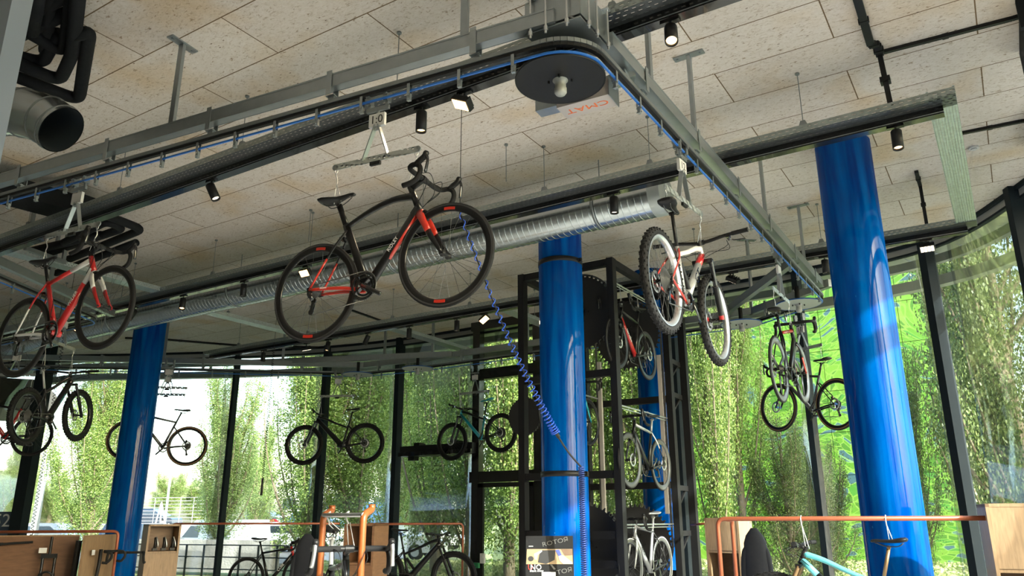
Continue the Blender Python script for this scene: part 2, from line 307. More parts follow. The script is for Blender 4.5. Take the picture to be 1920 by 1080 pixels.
def arc(c, r, a0, a1, n, ux=(1, 0, 0), uy=(0, 1, 0)):
    c = np.array(c, float); ux = np.array(ux, float); uy = np.array(uy, float)
    return [c+r*(math.cos(a)*ux+math.sin(a)*uy) for a in np.linspace(a0, a1, n)]
def smoothline(P, n=8):
    """Catmull-Rom through the points"""
    P = [np.array(p, float) for p in P]; P = [2*P[0]-P[1]]+P+[2*P[-1]-P[-2]]; out = []
    for i in range(1, len(P)-2):
        for t in np.linspace(0, 1, n, endpoint=False):
            a, b, c, d = P[i-1:i+3]; out.append(.5*((2*b)+(-a+c)*t+(2*a-5*b+4*c-d)*t*t+(-a+3*b-3*c+d)*t**3))
    out.append(P[-2]); return np.array(out)
H = 5.38
# ================================================================ SETTING
FAC = [(-25.5, 7.6), (-23.4, 8.9), (-21.3, 9.4), (-19.1, 9.6), (-16.96, 10.66), (-14.85, 11.65), (-12.73, 12.42), (-10.85, 12.72), (-8.78, 12.72), (-6.68, 12.66), (-4.58, 12.50), (-2.46, 12.37), (-.55, 11.88), (.55, 10.45), (1.25, 8.75), (1.62, 6.9), (1.8, 4.9), (1.85, 2.6), (1.85, .3), (1.85, -2.2)]
FS = smoothline([(*p, 0) for p in FAC], 6)[:, :2]
poly = [tuple(p) for p in FS]+[(1.85, -5), (-25.5, -5)]
mb = MB(CEIL); mb.prism(poly, (0, 0, H+.14), (1, 0, 0), (0, 1, 0), .28); ceil = mb.build('ceiling'); struct(ceil); tag(ceil, 'pale chipboard panel ceiling with thin brown joints', 'ceiling')
FLOORM = mat('polished_concrete_floor', (.70, .685, .67), .5, 0, .06, 1.5)
mb = MB(FLOORM); mb.prism(poly, (0, 0, -.1), (1, 0, 0), (0, 1, 0), .2); tag(struct(mb.build('floor')), 'polished grey concrete floor', 'floor')
def post(mb, p, d, w, dp, z0, z1):
    """box post at p, d = wall direction"""
    d = nrm((*d, 0)); nn = np.array([-d[1], d[0], 0]); mb.box((p[0], p[1], (z0+z1)/2), (w, dp, z1-z0), np.stack([d, nn, [0, 0, 1]], 1))
def inward(p, q): d = nrm((q[0]-p[0], q[1]-p[1], 0)); return np.array([d[1], -d[0], 0])
for i in range(len(FAC)-1):
    p, q = FAC[i], FAC[i+1]; seg = FS[i*6:(i+1)*6+1]; inn = inward(p, q)
    mb = MB(FRAME)
    d = np.array(q)-np.array(p); pw = .11 if i in (6, 7, 12, 13) else .085
    if i in (4, 5): pw = .06
    if i > 0:
        dd = np.array(q)-np.array(FAC[i-1]); c = np.array([*p, 0])+inn*.07
        post(mb, c, dd, pw, .2, 0, H)
    for a, b in zip(seg[:-1], seg[1:]):
        a3 = np.array([*a, 0]); b3 = np.array([*b, 0])
        mb.use(FRAME); mb.bar(a3+[0, 0, .06], b3+[0, 0, .06], .12, .12)
        mb.bar(a3+inn*.07+[0, 0, H-.02], b3+inn*.07+[0, 0, H-.02], .06, .05)
        mb.use(HEADG); mb.bar(a3+[0, 0, H-.08], b3+[0, 0, H-.08], .10, .1)
        mb.use(FRAME); mb.bar(a3+inn*.02+[0, 0, H-.145], b3+inn*.02+[0, 0, H-.145], .07, .03)
    w = struct(mb.build('window_%d' % (i+1))); tag(w, None, 'window')
    mb = MB(GLASS)
    k = len(seg); V = []
    for e_ in (.006, -.006):
        for z in (.12, 5.25):
            for q in range(k): a_ = seg[max(q-1, 0)]; b_ = seg[min(q+1, k-1)]; V.append(np.array([*seg[q], z])+inward(a_, b_)*e_)
    F = []
    for q in range(k-1): F += [(q, q+1, k+q+1, k+q), (2*k+q, 3*k+q, 3*k+q+1, 2*k+q+1), (k+q, k+q+1, 3*k+q+1, 3*k+q), (q, 2*k+q, 2*k+q+1, q+1)]
    F += [(0, k, 3*k, 2*k), (k-1, 3*k-1, 4*k-1, 2*k-1)]; mb.add(V, F, True)
    # panes are single transparent sheets with real thickness
    mb.build('pane', w); 
# outer sunshade rings
for k, (off, z0, z1, dp) in enumerate(((.35, 5.12, 5.24, .10), (.85, 4.93, 5.08, .16))):
    mb = MB(HEADG); P = []
    for j in range(len(FS)):
        a = FS[max(j-1, 0)]; b = FS[min(j+1, len(FS)-1)]; P.append(np.array([*FS[j], 0])-inward(a, b)*off)
    for a, b in zip(P[:-1], P[1:]): mb.bar(a+[0, 0, (z0+z1)/2], b+[0, 0, (z0+z1)/2], dp, z1-z0)
    if k == 1:
        for i in range(1, len(FAC)-1):
            j = min(i*6+3, len(FS)-1); mb.bar((*FS[j], H+.02), P[j]+[0, 0, H+.02], .05, .05); mb.box(P[j]+[0, 0, 5.22], (.05, .05, .36))
    tag(struct(mb.build('trim_%d' % (k+1))), None, None)
mb = MB(HEADG)
P = []
for j in range(len(FS)):
    a = FS[max(j-1, 0)]; b = FS[min(j+1, len(FS)-1)]; P.append(np.array([*FS[j], 0])-inward(a, b)*.45)
for a, b in zip(P[:-1], P[1:]): mb.bar(a+[0, 0, H+.12], b+[0, 0, H+.12], .95, .2)
struct(mb.build('trim_3'))
mb = MB(mat('pale_light_block', (.48, .47, .46), .8, 0, .05, 1)); mb.box((-11.8, -5.1, H/2), (27.4, .2, H)); tag(struct(mb.build('wall_back_light_block')), 'added unseen pale wall behind the camera, cuts light from the back', 'wall')  # added out of view to keep light off the left side
mb = MB(MATS['pale_light_block']); mb.box((-25.6, 1.2, H/2), (.2, 12.6, H)); tag(struct(mb.build('wall_left_light_block')), 'added unseen pale wall at the far left, darkens that side', 'wall')  # likewise added out of view, makes the left end darker
mb = MB(MATS['pale_light_block']); mb.box((2.02, -2.2, H/2), (.2, 5.8, H)); tag(struct(mb.build('wall_right_sun_block')), 'added unseen wall at the right beside the camera, blocks the sun', 'wall')  # added outside the glass, out of view, to stop sun on the floor
# ---- round blue columns
def column(x, y, lab, bands=()):
    r = .27
    o = thing('round_column', lab, 'column', (x, y, 0), group='blue concrete columns')
    mb = MB(BLUE); mb.cyl((x, y, 0), (x, y, H), r, 64); mb.build('shaft', o)
    for zb in bands:
        mb = MB(BLK); mb.lathe([(r+.001, -.03), (r+.008, -.03), (r+.008, .03), (r+.001, .03)], (x, y, zb), (0, 0, 1), 64); mb.box((x+r+.02, y-.03, zb), (.05, .03, .05)); mb.cyl((x+r+.02, y-.08, zb), (x+r+.02, y+.0, zb), .012); mb.build('steel_band', o)
    return o
column(-1.03, 8.15, 'glossy blue round column at the right, largest and half in sunlight')
column(-4.42, 8.12, 'glossy blue round column with two black steel bands, in front of the black tower', (atY(1037, 487, 7.9)[2], atY(1050, 888, 7.9)[2]))
column(-13.05, 8.2, 'dark blue round column at the left, under the spiral duct')
column(-4.48, 11.2, 'blue round column standing behind the black sprocket tower')
# dark facade post on the left
o = MB(FRAME); post(o, (-17.2, 8.55), (1, .45), .25, .22, 0, H); tag(o.build('dark_post'), 'thick dark grey square post at the far left, in front of the glass', 'post')
# near pale post at top left
c = dep(-30, 125, 2.6); o = MB(mat('pale_grey_metal', (.26, .29, .33), .3, .5, .06, 3)); 
post(o, c[:2], (CR[0], CR[1]), .168, .1, 0, H); tag(o.build('pale_metal_post'), 'pale grey metal post at the top left corner, close to the camera', 'post')
# entrance portal (black steel frame round the door)
pt = [atY(893, 700, 12.45), atY(1003, 700, 12.45)]
xa, xb = pt[0][0], pt[1][0]+.1
mb = MB(BLKG)
zt = [atY(950, 603, 12.4)[2], atY(950, 697, 12.4)[2], atY(950, 893, 12.4)[2]]
for x in (xa+.07, xb): mb.box((x, 12.42, zt[0]/2), (.16, .16, zt[0]))
for z in zt: mb.box(((xa+xb)/2, 12.42, z), (xb-xa+.14, .14, .2))
for (z0, z1) in ((zt[1], zt[0]), ): mb.box(((xa+xb)/2, 12.42, (z0+z1)/2), (.001, .001, .001))
d1 = struct(mb.build('door_1')); tag(d1, 'black steel framed glass entrance portal with transoms', 'door')
mb = MB(BLK); z3 = zt[2]-.12; x0 = xa+.15; x1 = xb-.1
for a in (x0+.05, x1-.05): mb.box((a, 12.36, z3/2), (.12, .06, z3))
mb.box(((x0+x1)/2, 12.36, z3-.03), (x1-x0, .06, .08)); mb.build('door_leaf', d1)
mb = MB(GLASS); mb.box(((x0+x1)/2, 12.36, z3/2), (x1-x0-.2, .012, z3-.1)); mb.build('door_glass', d1)
mb = MB(PAPER); cc = atY(905, 1047, 12.28); mb.box(cc, (.09, .05, .17)); mb.box(cc-[0, .03, -.03], (.05, .01, .04)); tag(mb.build('door_call_box'), 'small white call box on the black door frame', 'call box')
mb = MB(mat('green_plastic', (.02, .2, .08), .4, 0, .1, 20)); cc = atY(893, 1060, 12.26); mb.box(cc, (.12, .06, .09)); mb.box(cc-[.03, .03, 0], (.04, .03, .03)); tag(mb.build('door_release_button'), 'small green release button on the black door frame', 'button')
# air curtain
o = thing('air_curtain', 'black air curtain box on the glass wall left of the entrance', 'air curtain', atY(825, 846, 12.35))
a = atY(758, 848, 12.35); b = atY(893, 838, 12.35); b[2] = a[2]
mb = MB(BLK); mb.bar(a, b, .28, .2); mb.build('housing', o)
mb = MB(BLKG); mb.bar(a+[0, -.16, -.06], b+[0, -.16, -.06], .06, .08); mb.build('outlet_slot', o)
for t in (.22, .75): mb = MB(BLK); c = a+(b-a)*t; mb.box(c+[0, 0, .13], (.14, .2, .06)); mb.box(c+[0, .2, .1], (.06, .24, .04)); mb.build('bracket', o)
mb = MB(BLK); mb.box(a+[.28, -.05, -.14], (.16, .14, .08)); mb.build('drain_box', o)
# ================================================================ CEILING SERVICES
CZ = 4.85
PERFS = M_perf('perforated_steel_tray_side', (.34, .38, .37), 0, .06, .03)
def wires(o, pts, ztop=H, zb=CZ, r=.004):
    for (x, y) in pts:
        mb = MB(GALVD); mb.cyl((x, y, zb-.02), (x, y, ztop), r, 6); mb.cyl((x, y, ztop-.015), (x, y, ztop), .02, 8); mb.build('hanger_wire', o)
        mb = MB(GALVD); mb.prism([(-.045, -.01), (.045, -.01), (.02, .06), (-.02, .06)], (x, y, zb), (1, 0, 0), (0, 0, 1), .03); mb.build('hanger_clip', o)
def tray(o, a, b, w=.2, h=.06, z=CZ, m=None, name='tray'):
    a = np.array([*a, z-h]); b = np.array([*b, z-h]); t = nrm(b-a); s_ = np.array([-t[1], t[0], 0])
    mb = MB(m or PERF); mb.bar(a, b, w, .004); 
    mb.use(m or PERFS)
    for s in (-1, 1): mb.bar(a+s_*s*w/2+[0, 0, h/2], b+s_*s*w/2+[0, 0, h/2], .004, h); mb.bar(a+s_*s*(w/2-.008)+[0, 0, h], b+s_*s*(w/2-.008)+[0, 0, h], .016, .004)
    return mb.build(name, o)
def track(o, a, b, z=CZ):
    a = np.array([*a, z-.095]); b = np.array([*b, z-.095]); mb = MB(BLKG); mb.bar(a, b, .085, .07); mb.build('light_track', o)
    mb = MB(ALU); n = nrm((b-a)); s_ = np.array([-n[1], n[0], 0]); mb.bar(a-s_*.0435+[0, 0, -.02], b-s_*.0435+[0, 0, -.02], .003, .006); mb.build('track_edge', o)
T1Y, T2Y, T3Y = 4.16, 6.52, 9.72
def cabletray(lab, Y, x0, x1, wx, off=.09, zt=H):
    o = thing('cable_tray', lab, 'cable tray', ((x0+x1)/2, Y, CZ-.1), group='perforated cable trays under the ceiling'); tray(o, (x0, Y), (x1, Y)); track(o, (x0, Y+off), (x1-.1, Y+off)); wires(o, [(x, Y-.05) for x in wx]); return o
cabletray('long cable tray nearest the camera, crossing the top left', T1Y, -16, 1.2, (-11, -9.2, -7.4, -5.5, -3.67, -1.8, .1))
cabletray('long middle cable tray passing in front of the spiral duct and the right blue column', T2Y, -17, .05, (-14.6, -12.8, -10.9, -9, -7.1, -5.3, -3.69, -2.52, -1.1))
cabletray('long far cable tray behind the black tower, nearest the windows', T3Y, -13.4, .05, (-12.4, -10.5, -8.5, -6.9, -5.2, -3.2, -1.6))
def xtray(lab, a, b, wx=()):
    o = thing('cross_cable_tray', lab, 'cable tray', ((a[0]+b[0])/2, (a[1]+b[1])/2, CZ-.04), group='cross cable trays under the ceiling'); tray(o, a, b, m=PERFY, name='tray', z=CZ+.01); wires(o, wx, zb=CZ+.01); return o
xtray('short perforated cross tray at the right end, joining two long trays', (-.05, T2Y-.1), (-.05, T3Y+.1))
xtray('perforated cross tray at the left above the spiral duct', (-10.6, T2Y), (-10.6, T3Y), [(-10.6, 8)])
xtray('perforated cross tray running to the windows above two drive wheels', (-8.85, T3Y), (-8.85, 12.4), [(-8.85, 11.2)])
xtray('perforated cross tray beside the entrance portal, left of the tower', (-6.5, T3Y), (-6.5, 12.4), [(-6.5, 11)])
xtray('perforated cross tray under the black pipes at the far left', (-10.2, T1Y), (-10.2, T2Y), [])
# black surface conduits
def conduit(lab, P, w=.05, h=.035):
    mb = MB(BLK)
    for a, b in zip(P[:-1], P[1:]):
        mb.bar(a, b, w, h, up=(0, 0, 1) if abs(nrm(np.array(b)-np.array(a))[2]) < .9 else (1, 0, 0))
        n = max(int(np.linalg.norm(np.array(b)-np.array(a))/.6), 1)
        for i in range(n): c = np.array(a)+(np.array(b)-np.array(a))*(i+.5)/n; mb.box(c, (w*1.3, .03 if abs(b[0]-a[0]) < abs(b[1]-a[1]) else w*1.3, h*1.2))
    return tag(mb.build('cable_conduit'), lab, 'conduit', 'black cable conduits')
c1 = atz(1645, 85, H-.02)
conduit('black conduit dropping from the ceiling to the middle tray at the top right', [atz(1605, -10, H-.02), atz(1632, 82, H-.02), c1, (c1[0], T2Y-.05, H-.05), (c1[0]+.02, T2Y-.03, CZ)], .06, .04)
conduit('thin black conduit running right along the ceiling to the edge', [atz(1655, 98, H-.015), atz(1898, 35, H-.015), atz(1960, 16, H-.015)], .035, .03)
conduit('thin black conduit on the ceiling behind the end of the cross tray', [atz(1802, 250, H-.015), atz(1912, 228, H-.015), atz(1960, 220, H-.015)], .035, .03)
q = atz(1718, 322, H-.02); conduit('black conduit dropping to the far tray right of the blue column', [q, (q[0], T3Y-.12, H-.06), (q[0], T3Y-.1, CZ)], .04, .035)
conduit('black conduit along the ceiling behind the left blue column', [atz(235, 634, H-.02), atz(300, 636, H-.02), atz(450, 648, H-.02), atz(700, 662-8, H-.02)], .05, .04)
conduit('black conduit running diagonally under the ceiling behind the black and red bicycle', [atz(660, 582, H-.015), atz(722, 604, H-.015)], .04, .03)
# dark ducts at right edge
for (a, b, lab) in (((1905, 18), (1945, 150), 'dark square duct at the top right corner'), ((1915, 225), (1940, 300), 'dark square duct cut by the right edge')):
    P_ = atz(a[0]+42, a[1], H-.12); mb = MB(INSUL); mb.bar(P_, P_+[0, .8, 0], .22, .2); mb.box(P_, (.26, .05, .24)); tag(mb.build('square_duct'), lab, 'duct')
mb = MB(PAPER); cc = atz(1826, 279, H-.02); mb.cyl(cc, cc+[0, 0, .02], .05, 20); mb.cyl(cc-[0, 0, .012], cc, .03, 16); tag(mb.build('ceiling_sensor'), 'small white round sensor on the ceiling right of the cross tray', 'sensor')
# thin loose ceiling wires
for (x, y, lab) in ((949, 270, 'above the spiral duct'), (583, 393, 'above the back wheel of the black and red bicycle')):
    P_ = atz(x, y, H); mb = MB(GALVD); mb.cyl((P_[0], P_[1], 4.95), (P_[0], P_[1], H), .004, 6); mb.cyl((P_[0], P_[1], H-.02), (P_[0], P_[1], H), .02, 8); tag(mb.build('threaded_rod'), 'thin threaded rod hanging '+lab, 'rod')
# spiral duct
DY, DZ, DR = 7.08, 4.80, .215
o = thing('spiral_duct', 'long round silver spiral duct running below the ceiling past the blue columns', 'duct', (-10, DY, DZ))
prof = []; x = -2.72; xs = [x]
DUCT = mat('spiral_duct_steel', (.46, .50, .52), .25, .95, .04, 2)
mb = MB(DUCT)
prof = []; p_ = .075
while x > -20:
    mb.lathe([(DR-.001, -x), (DR+.0035, -x+.003), (DR+.0035, -x+.009), (DR-.001, -x+.012)], (0, DY, DZ), (-1, 0, 0), 40); x -= p_
mb.lathe([(DR, 2.72), (DR, 20)], (0, DY, DZ), (-1, 0, 0), 64); mb.build('spiral_pipe', o)
mb = MB(mat('matt_duct_steel', (.42, .46, .46), .5, .5, .08, 4)); mb.cyl((-2.73, DY, DZ), (-2.60, DY, DZ), DR+.004, 40); mb.build('end_cap', o)
for xx in (-3.35, -6.2, -9.2, -12.2, -15.2):
    mb = MB(GALVD); mb.lathe([(DR+.007, -.015), (DR+.013, -.015), (DR+.013, .015), (DR+.007, .015)], (xx, DY, DZ), (1, 0, 0), 40); mb.cyl((xx, DY, DZ+DR), (xx, DY, H), .006, 6); mb.build('hanger_band', o)
# elbow duct top left
c = atz(92, 216, 4.32); o = thing('elbow_duct', 'open round silver duct elbow at the top left, below the black pipes', 'duct', c)
P = [c+np.array([-1.5, -.35, .18]), c+np.array([-.85, -.2, .14]), c+np.array([-.42, -.08, .12]), c+np.array([-.12, .02, .02]), c+np.array([.02, .09, -.08])]
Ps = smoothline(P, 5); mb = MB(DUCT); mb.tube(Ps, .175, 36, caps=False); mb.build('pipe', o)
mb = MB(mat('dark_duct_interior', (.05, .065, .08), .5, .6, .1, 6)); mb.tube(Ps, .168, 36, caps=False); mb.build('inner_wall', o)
for k in (4, 8, 12, 16, 19):
    mb = MB(GALVD)
    t = nrm(Ps[k+1]-Ps[k-1]) if k < 20 else nrm(Ps[-1]-Ps[-2]); mb.lathe([(.176, -.008), (.182, 0), (.176, .008)], Ps[k], t, 36); mb.build('seam', o)
# insulated black pipes, top left
def pipes(lab, runs, r=.045, loc=None):
    o = thing('insulated_pipes', lab, 'pipes', runs[0][1])
    for P in runs: mb = MB(INSUL); mb.tube(rounded(P, .12), r, 12); mb.build('pipe', o)
    return o
def rounded(P, rad):
    P = [np.array(p, float) for p in P]; out = [P[0]]
    for i in range(1, len(P)-1):
        a = nrm(P[i-1]-P[i]); b = nrm(P[i+1]-P[i]); rr = min(rad, np.linalg.norm(P[i-1]-P[i])*.45, np.linalg.norm(P[i+1]-P[i])*.45)
        for t in np.linspace(0, 1, 7): out.append((P[i]+a*rr)*(1-t)**2+2*P[i]*t*(1-t)+(P[i]+b*rr)*t*t)
    out.append(P[-1]); return np.array(out)
z = 5.05
def A(x, y, zz=z): return atz(x, y, zz)
pipes('cluster of thick black insulated pipes looping under the ceiling at the top left', [
    [A(30, 118), A(112, 152), A(136, 100), A(150, -40)], [A(20, 140), A(148, 188), A(168, 60), A(138, 66)],
    [A(35, 50, 5.15), A(120, 98, 5.15), A(140, -30, 5.15)], [A(30, 70, 5.2), A(135, 20, 5.2)], [A(35, 40, 5.2), A(140, -18, 5.2)],
    [A(85, 95, 5.2), A(95, -30, 5.2)], [A(30, 105, 5.15), A(80, 118, 5.15), A(110, 62, 5.2)], [A(60, 60, 5.1), A(75, -30, 5.1)]], .05)
pipes('black insulated pipes and flat duct under the ceiling at the left, above the red bicycle', [
    [A(95, 500, 5.0), A(267, 430, 5.0), A(195, 402, 5.0), A(150, 425, 5.0)], [A(80, 478, 5.0), A(232, 428, 5.0), A(200, 415, 5.0), A(120, 455, 5.0)], [A(60, 470, 5.0), A(190, 440, 5.0)], [A(105, 512, 5.1), A(255, 455, 5.1)]], .05)
mb = MB(INSUL); a = A(-30, 345, 5.1); b = A(162, 398, 5.1); mb.bar(a, b, .42, .2); mb.box(a+(b-a)*.9, (.5, .3, .22)); tag(mb.build('flat_black_duct'), 'flat black insulated duct under the ceiling at the left edge', 'duct')
# small steel frame under pipes
o = thing('pipe_support', 'galvanised strut frame holding the black pipes at the left', 'support', A(100, 450))
a, b = A(47, 465, 4.8), A(122, 492, 4.8)
mb = MB(GALVD); mb.bar(a, b, .05, .05); mb.build('cross_strut', o)
for t in (.05, .95):
    c = a+(b-a)*t; mb = MB(GALVD); mb.bar(c, (c[0], c[1], H), .04, .04, up=(1, 0, 0)); mb.build('drop_strut', o)
# ---------------------------------------------------------------- spotlights
def spot(px_, py_, Y, kind, lab, tilt=(0, 0), lit=True, power=0, yaw=0):
    """kind c = cylinder, f = flat flood, hung from a track at depth Y"""
    p = atY(px_, py_, Y); p[2] = CZ-.12
    o = thing('track_spotlight', lab, 'spotlight', p, group='black track spotlights', local=True)
    mb = MB(BLKG); mb.box((0, 0, -.012), (.13, .04, .025)); mb.build('track_adapter', o)
    mb = MB(BLKG); mb.cyl((0, 0, -.02), (0, 0, -.08), .009, 10); mb.build('stem', o)
    d = Vector((math.sin(tilt[0]), math.sin(tilt[1]), -math.cos(max(abs(tilt[0]), abs(tilt[1]))))).normalized(); d = np.array(d); c = np.array([0, 0, -.08])
    if kind == 'c':
        L_ = .17; a = c-d*.03; b = a+d*L_
        mb = MB(BLK); mb.lathe([(1e-4, 0), (.04, 0), (.043, .004), (.043, L_), (.036, L_), (.034, L_-.02)], a, d, 24); mb.build('lamp_body', o)
        mb = MB(LAMPW if lit else LAMPO); mb.lathe([(1e-4, L_-.02), (.034, L_-.02)], a, d, 24); mb.build('lens', o); lp = b
    else:
        t = nrm(np.cross(d, (0, 1, 0))); s_ = np.cross(d, t); R = np.stack([t, s_, d], 1)
        mb = MB(BLK); mb.box(c+d*.03, (.16, .10, .05), R)
        for k in range(5): mb.box(c+d*.0+t*(k-2)*.03, (.006, .09, .03), R)
        mb.build('lamp_body', o)
        mb = MB(LAMPW if lit else LAMPO)
        for k in (-1.5, -.5, .5, 1.5): mb.box(c+d*.057+t*k*.036, (.03, .08, .006), R)
        mb.build('lens', o); lp = c+d*.08
    if power:
        l = bpy.data.lights.new('lamp', 'SPOT'); l.energy = power; l.spot_size = math.radians(70); l.color = (1, .78, .5); l.shadow_soft_size = .03
        q = bpy.data.objects.new('lamp', l); COL.objects.link(q); q.parent = o; q.location = tuple(lp+d*.01); q.rotation_euler = Vector(tuple(-d)).to_track_quat('Z', 'Y').to_euler()
    return o
TK = .09
spot(1256, 32, T1Y+TK, 'c', 'lit black cylinder spotlight at the top, right of the corner drive wheel', (.15, -.45), True, 12)
spot(872, 162, T1Y+TK, 'f', 'lit flat black floodlight on the near track, left of the drive wheel', (-.45, -.55), True, 10)
spot(791, 197, T1Y+TK, 'c', 'upright black spotlight with glowing lens right of the hanger plate 1:0', (0, 0), True, 8)
spot(398, 330, T1Y+TK, 'c', 'black cylinder spotlight tilted on the near track, left of the black and red bicycle', (.45, .2), False)
spot(1676, 222, T2Y+TK, 'c', 'lit black cylinder spotlight on the middle track right of the right column top', (0, -.15), True, 10)
spot(1150, 352, T2Y+TK, 'c', 'unlit black cylinder spotlight in front of the duct end', (0, 0), False)
spot(577, 490, T2Y+TK, 'f', 'lit square floodlight seen through the back wheel of the largest bicycle', (0, -.9), True, 8)
spot(459, 518, T2Y+TK, 'c', 'small black spotlight in front of the spiral duct, left of the black and red bicycle', (0, 0), False)
spot(345, 549, T2Y+TK, 'c', 'black spotlight above the left blue column, tilted', (.25, -.2), True, 6)
spot(252, 582, T2Y+TK, 'c', 'lit spotlight beside the front wheel of the red bicycle', (0, -.5), True, 6)
spot(152, 602, T2Y+TK, 'c', 'small lit spotlight seen through the wheels of the red bicycle', (0, -.5), True, 4)
spot(1733, 430, T3Y+TK, 'f', 'black floodlight with four lens cells right of the right blue column', (0, -.5), False)
spot(1372, 485, T3Y+TK, 'f', 'black box floodlight right of the white mountain bike fork', (-.5, .6), False)
spot(1543, 462, T3Y+TK, 'c', 'black spotlight touching the left outline of the right blue column', (0, 0), False)
spot(908, 580, T3Y+TK, 'f', 'lit floodlight beside the blue coil hose', (.5, -.7), True, 8)
spot(857, 588, T3Y+TK, 'c', 'upright black spotlight just left of the blue coil hose', (0, 0), True, 3)
spot(768, 603, T3Y+TK, 'c', 'black spotlight on the far track, in front of a cross tray', (0, 0), True, 3)
spot(690, 620, T3Y+TK, 'c', 'tilted black spotlight on the far track, right of the largest back wheel', (-.5, 0), True, 3)
spot(616, 635, T3Y+TK, 'c', 'lit spotlight under the back wheel of the black and red bicycle', (0, -.2), True, 6)
spot(575, 642, T3Y+TK, 'f', 'flat unlit black floodlight on the far track under the back wheel', (0, .3), False)
spot(495, 652, T3Y+TK, 'c', 'black spotlight near the left end of the far track', (0, 0), False)
spot(322, 678, T3Y+TK, 'c', 'leftmost black spotlight of the far track, beside an empty bicycle hanger', (0, 0), False)
# ================================================================ OVERHEAD CONVEYOR
ZR = 4.41
WC = [(-2.11, 3.93), (-2.11, 10.45), (-3.07, 11.12), (-9.23, 11.27), (-10.6, 11.12), (-16.3, 6.3), (-11.1, 5.75), (-9.0, 3.15)]
WS = [1, 1, 1, 1, 1, 1, -1, 1]; WR = .30
def belt():
    n = len(WC); T = []
    for i in range(n):
        a = np.array(WC[i], float); b = np.array(WC[(i+1) % n], float); si, sj = WS[i], WS[(i+1) % n]; v = b-a; d = nrm(v)
        for _ in range(30):
            nn = np.array([d[1], -d[0]]); w = v+(sj-si)*WR*nn; d = nrm(w)
        nn = np.array([d[1], -d[0]]); T.append((a+si*WR*nn, b+sj*WR*nn, d))
    return T
BT = belt()
def arcpts(i):
    """arc on wheel i between incoming segment i-1 and outgoing i"""
    c = np.array(WC[i], float); p = BT[i-1][1]-c; q = BT[i][0]-c; a0 = math.atan2(p[1], p[0]); a1 = math.atan2(q[1], q[0])
    if WS[i] > 0:
        while a1 < a0: a1 += 2*math.pi
    else:
        while a1 > a0: a1 -= 2*math.pi
    return [c+WR*np.array([math.cos(t), math.sin(t)]) for t in np.linspace(a0, a1, 12)]
cv = thing('overhead_conveyor', 'galvanised overhead conveyor loop with steel beams, rail and blue chain', 'conveyor', (-2.11, 3.93, ZR))
loop = []
for i in range(len(WC)): loop += arcpts(i)
mb = MB(GALVD)
for a, b in zip(loop, loop[1:]+loop[:1]):
    a3, b3 = np.array([*a, ZR]), np.array([*b, ZR]); mb.use(GALVD); mb.bar(a3+[0, 0, .015], b3+[0, 0, .015], .045, .028); mb.use(BLK); mb.bar(a3+[0, 0, -.012], b3+[0, 0, -.012], .03, .022)
mb.build('rail', cv)
mb = MB(BLUEC)
for a, b in zip(loop, loop[1:]+loop[:1]): mb.bar((*a, ZR-.065), (*b, ZR-.065), .012, .013)
mb.build('drive_chain', cv)
BZ = 4.58
def beam(a, b, z=BZ, w=.07, h=.10, nm='beam', m=GALV):
    mb = MB(m); a = np.array([*a, z]); b = np.array([*b, z]); mb.bar(a, b, w, h); t = nrm(b-a); s_ = np.array([-t[1], t[0], 0])
    for q in (-1, 1): mb.bar(a+s_*q*(w/2+.001)+[0, 0, h/2-.004], b+s_*q*(w/2+.001)+[0, 0, h/2-.004], .004, .012); mb.bar(a+s_*q*(w/2+.001)-[0, 0, h/2-.004], b+s_*q*(w/2+.001)-[0, 0, h/2-.004], .004, .012)
    return mb.build(nm, cv)
def ext(i, e0=0., e1=0.): a, b, d = BT[i]; return a-d*e0, b+d*e1
for i, (e0, e1) in {7: (0, .1), 0: (-.1, .05), 2: (.1, .1), 4: (.1, 0), 5: (0, 0), 6: (.5, .3), 1: (.3, .2), 3: (.1, .1)}.items(): beam(*ext(i, e0, e1))
beam((-1.84, 9.25), (-3.55, 11.55), z=BZ+.0); beam((-8.6, 11.5), (-11.6, 10.35))
def bracket(p, d):
    d3 = np.array([*d, 0]); mb = MB(GALV); s_ = np.array([-d[1], d[0], 0]); p = np.array([*p, 0])
    for q in (-1, 1): mb.box(p+s_*q*.042+[0, 0, BZ-.02], (.045, .005, .19), np.stack([d3, s_, [0, 0, 1]], 1))
    mb.box(p+[0, 0, BZ+.055], (.045, .09, .006), np.stack([d3, s_, [0, 0, 1]], 1)); mb.box(p+[0, 0, BZ-.11], (.07, .05, .006), np.stack([d3, s_, [0, 0, 1]], 1))
    mb.cyl(p+s_*.05+[0, 0, BZ-.16], p+s_*.05+[0, 0, BZ-.04], .006, 8); mb.box(p+[0, 0, ZR+.045], (.05, .02, .06), np.stack([d3, s_, [0, 0, 1]], 1)); mb.build('rail_bracket', cv)
for i, st in {7: 1.15, 0: 1.0, 2: 1.6, 4: 1.6, 6: 1.1, 3: .6, 1: .5, 5: 1.8}.items():
    a, b, d = BT[i]; L_ = np.linalg.norm(b-a); k = max(int(L_/st), 1)
    for q in range(k): bracket(a+d*L_*(q+.6)/k, d)
nc = 0
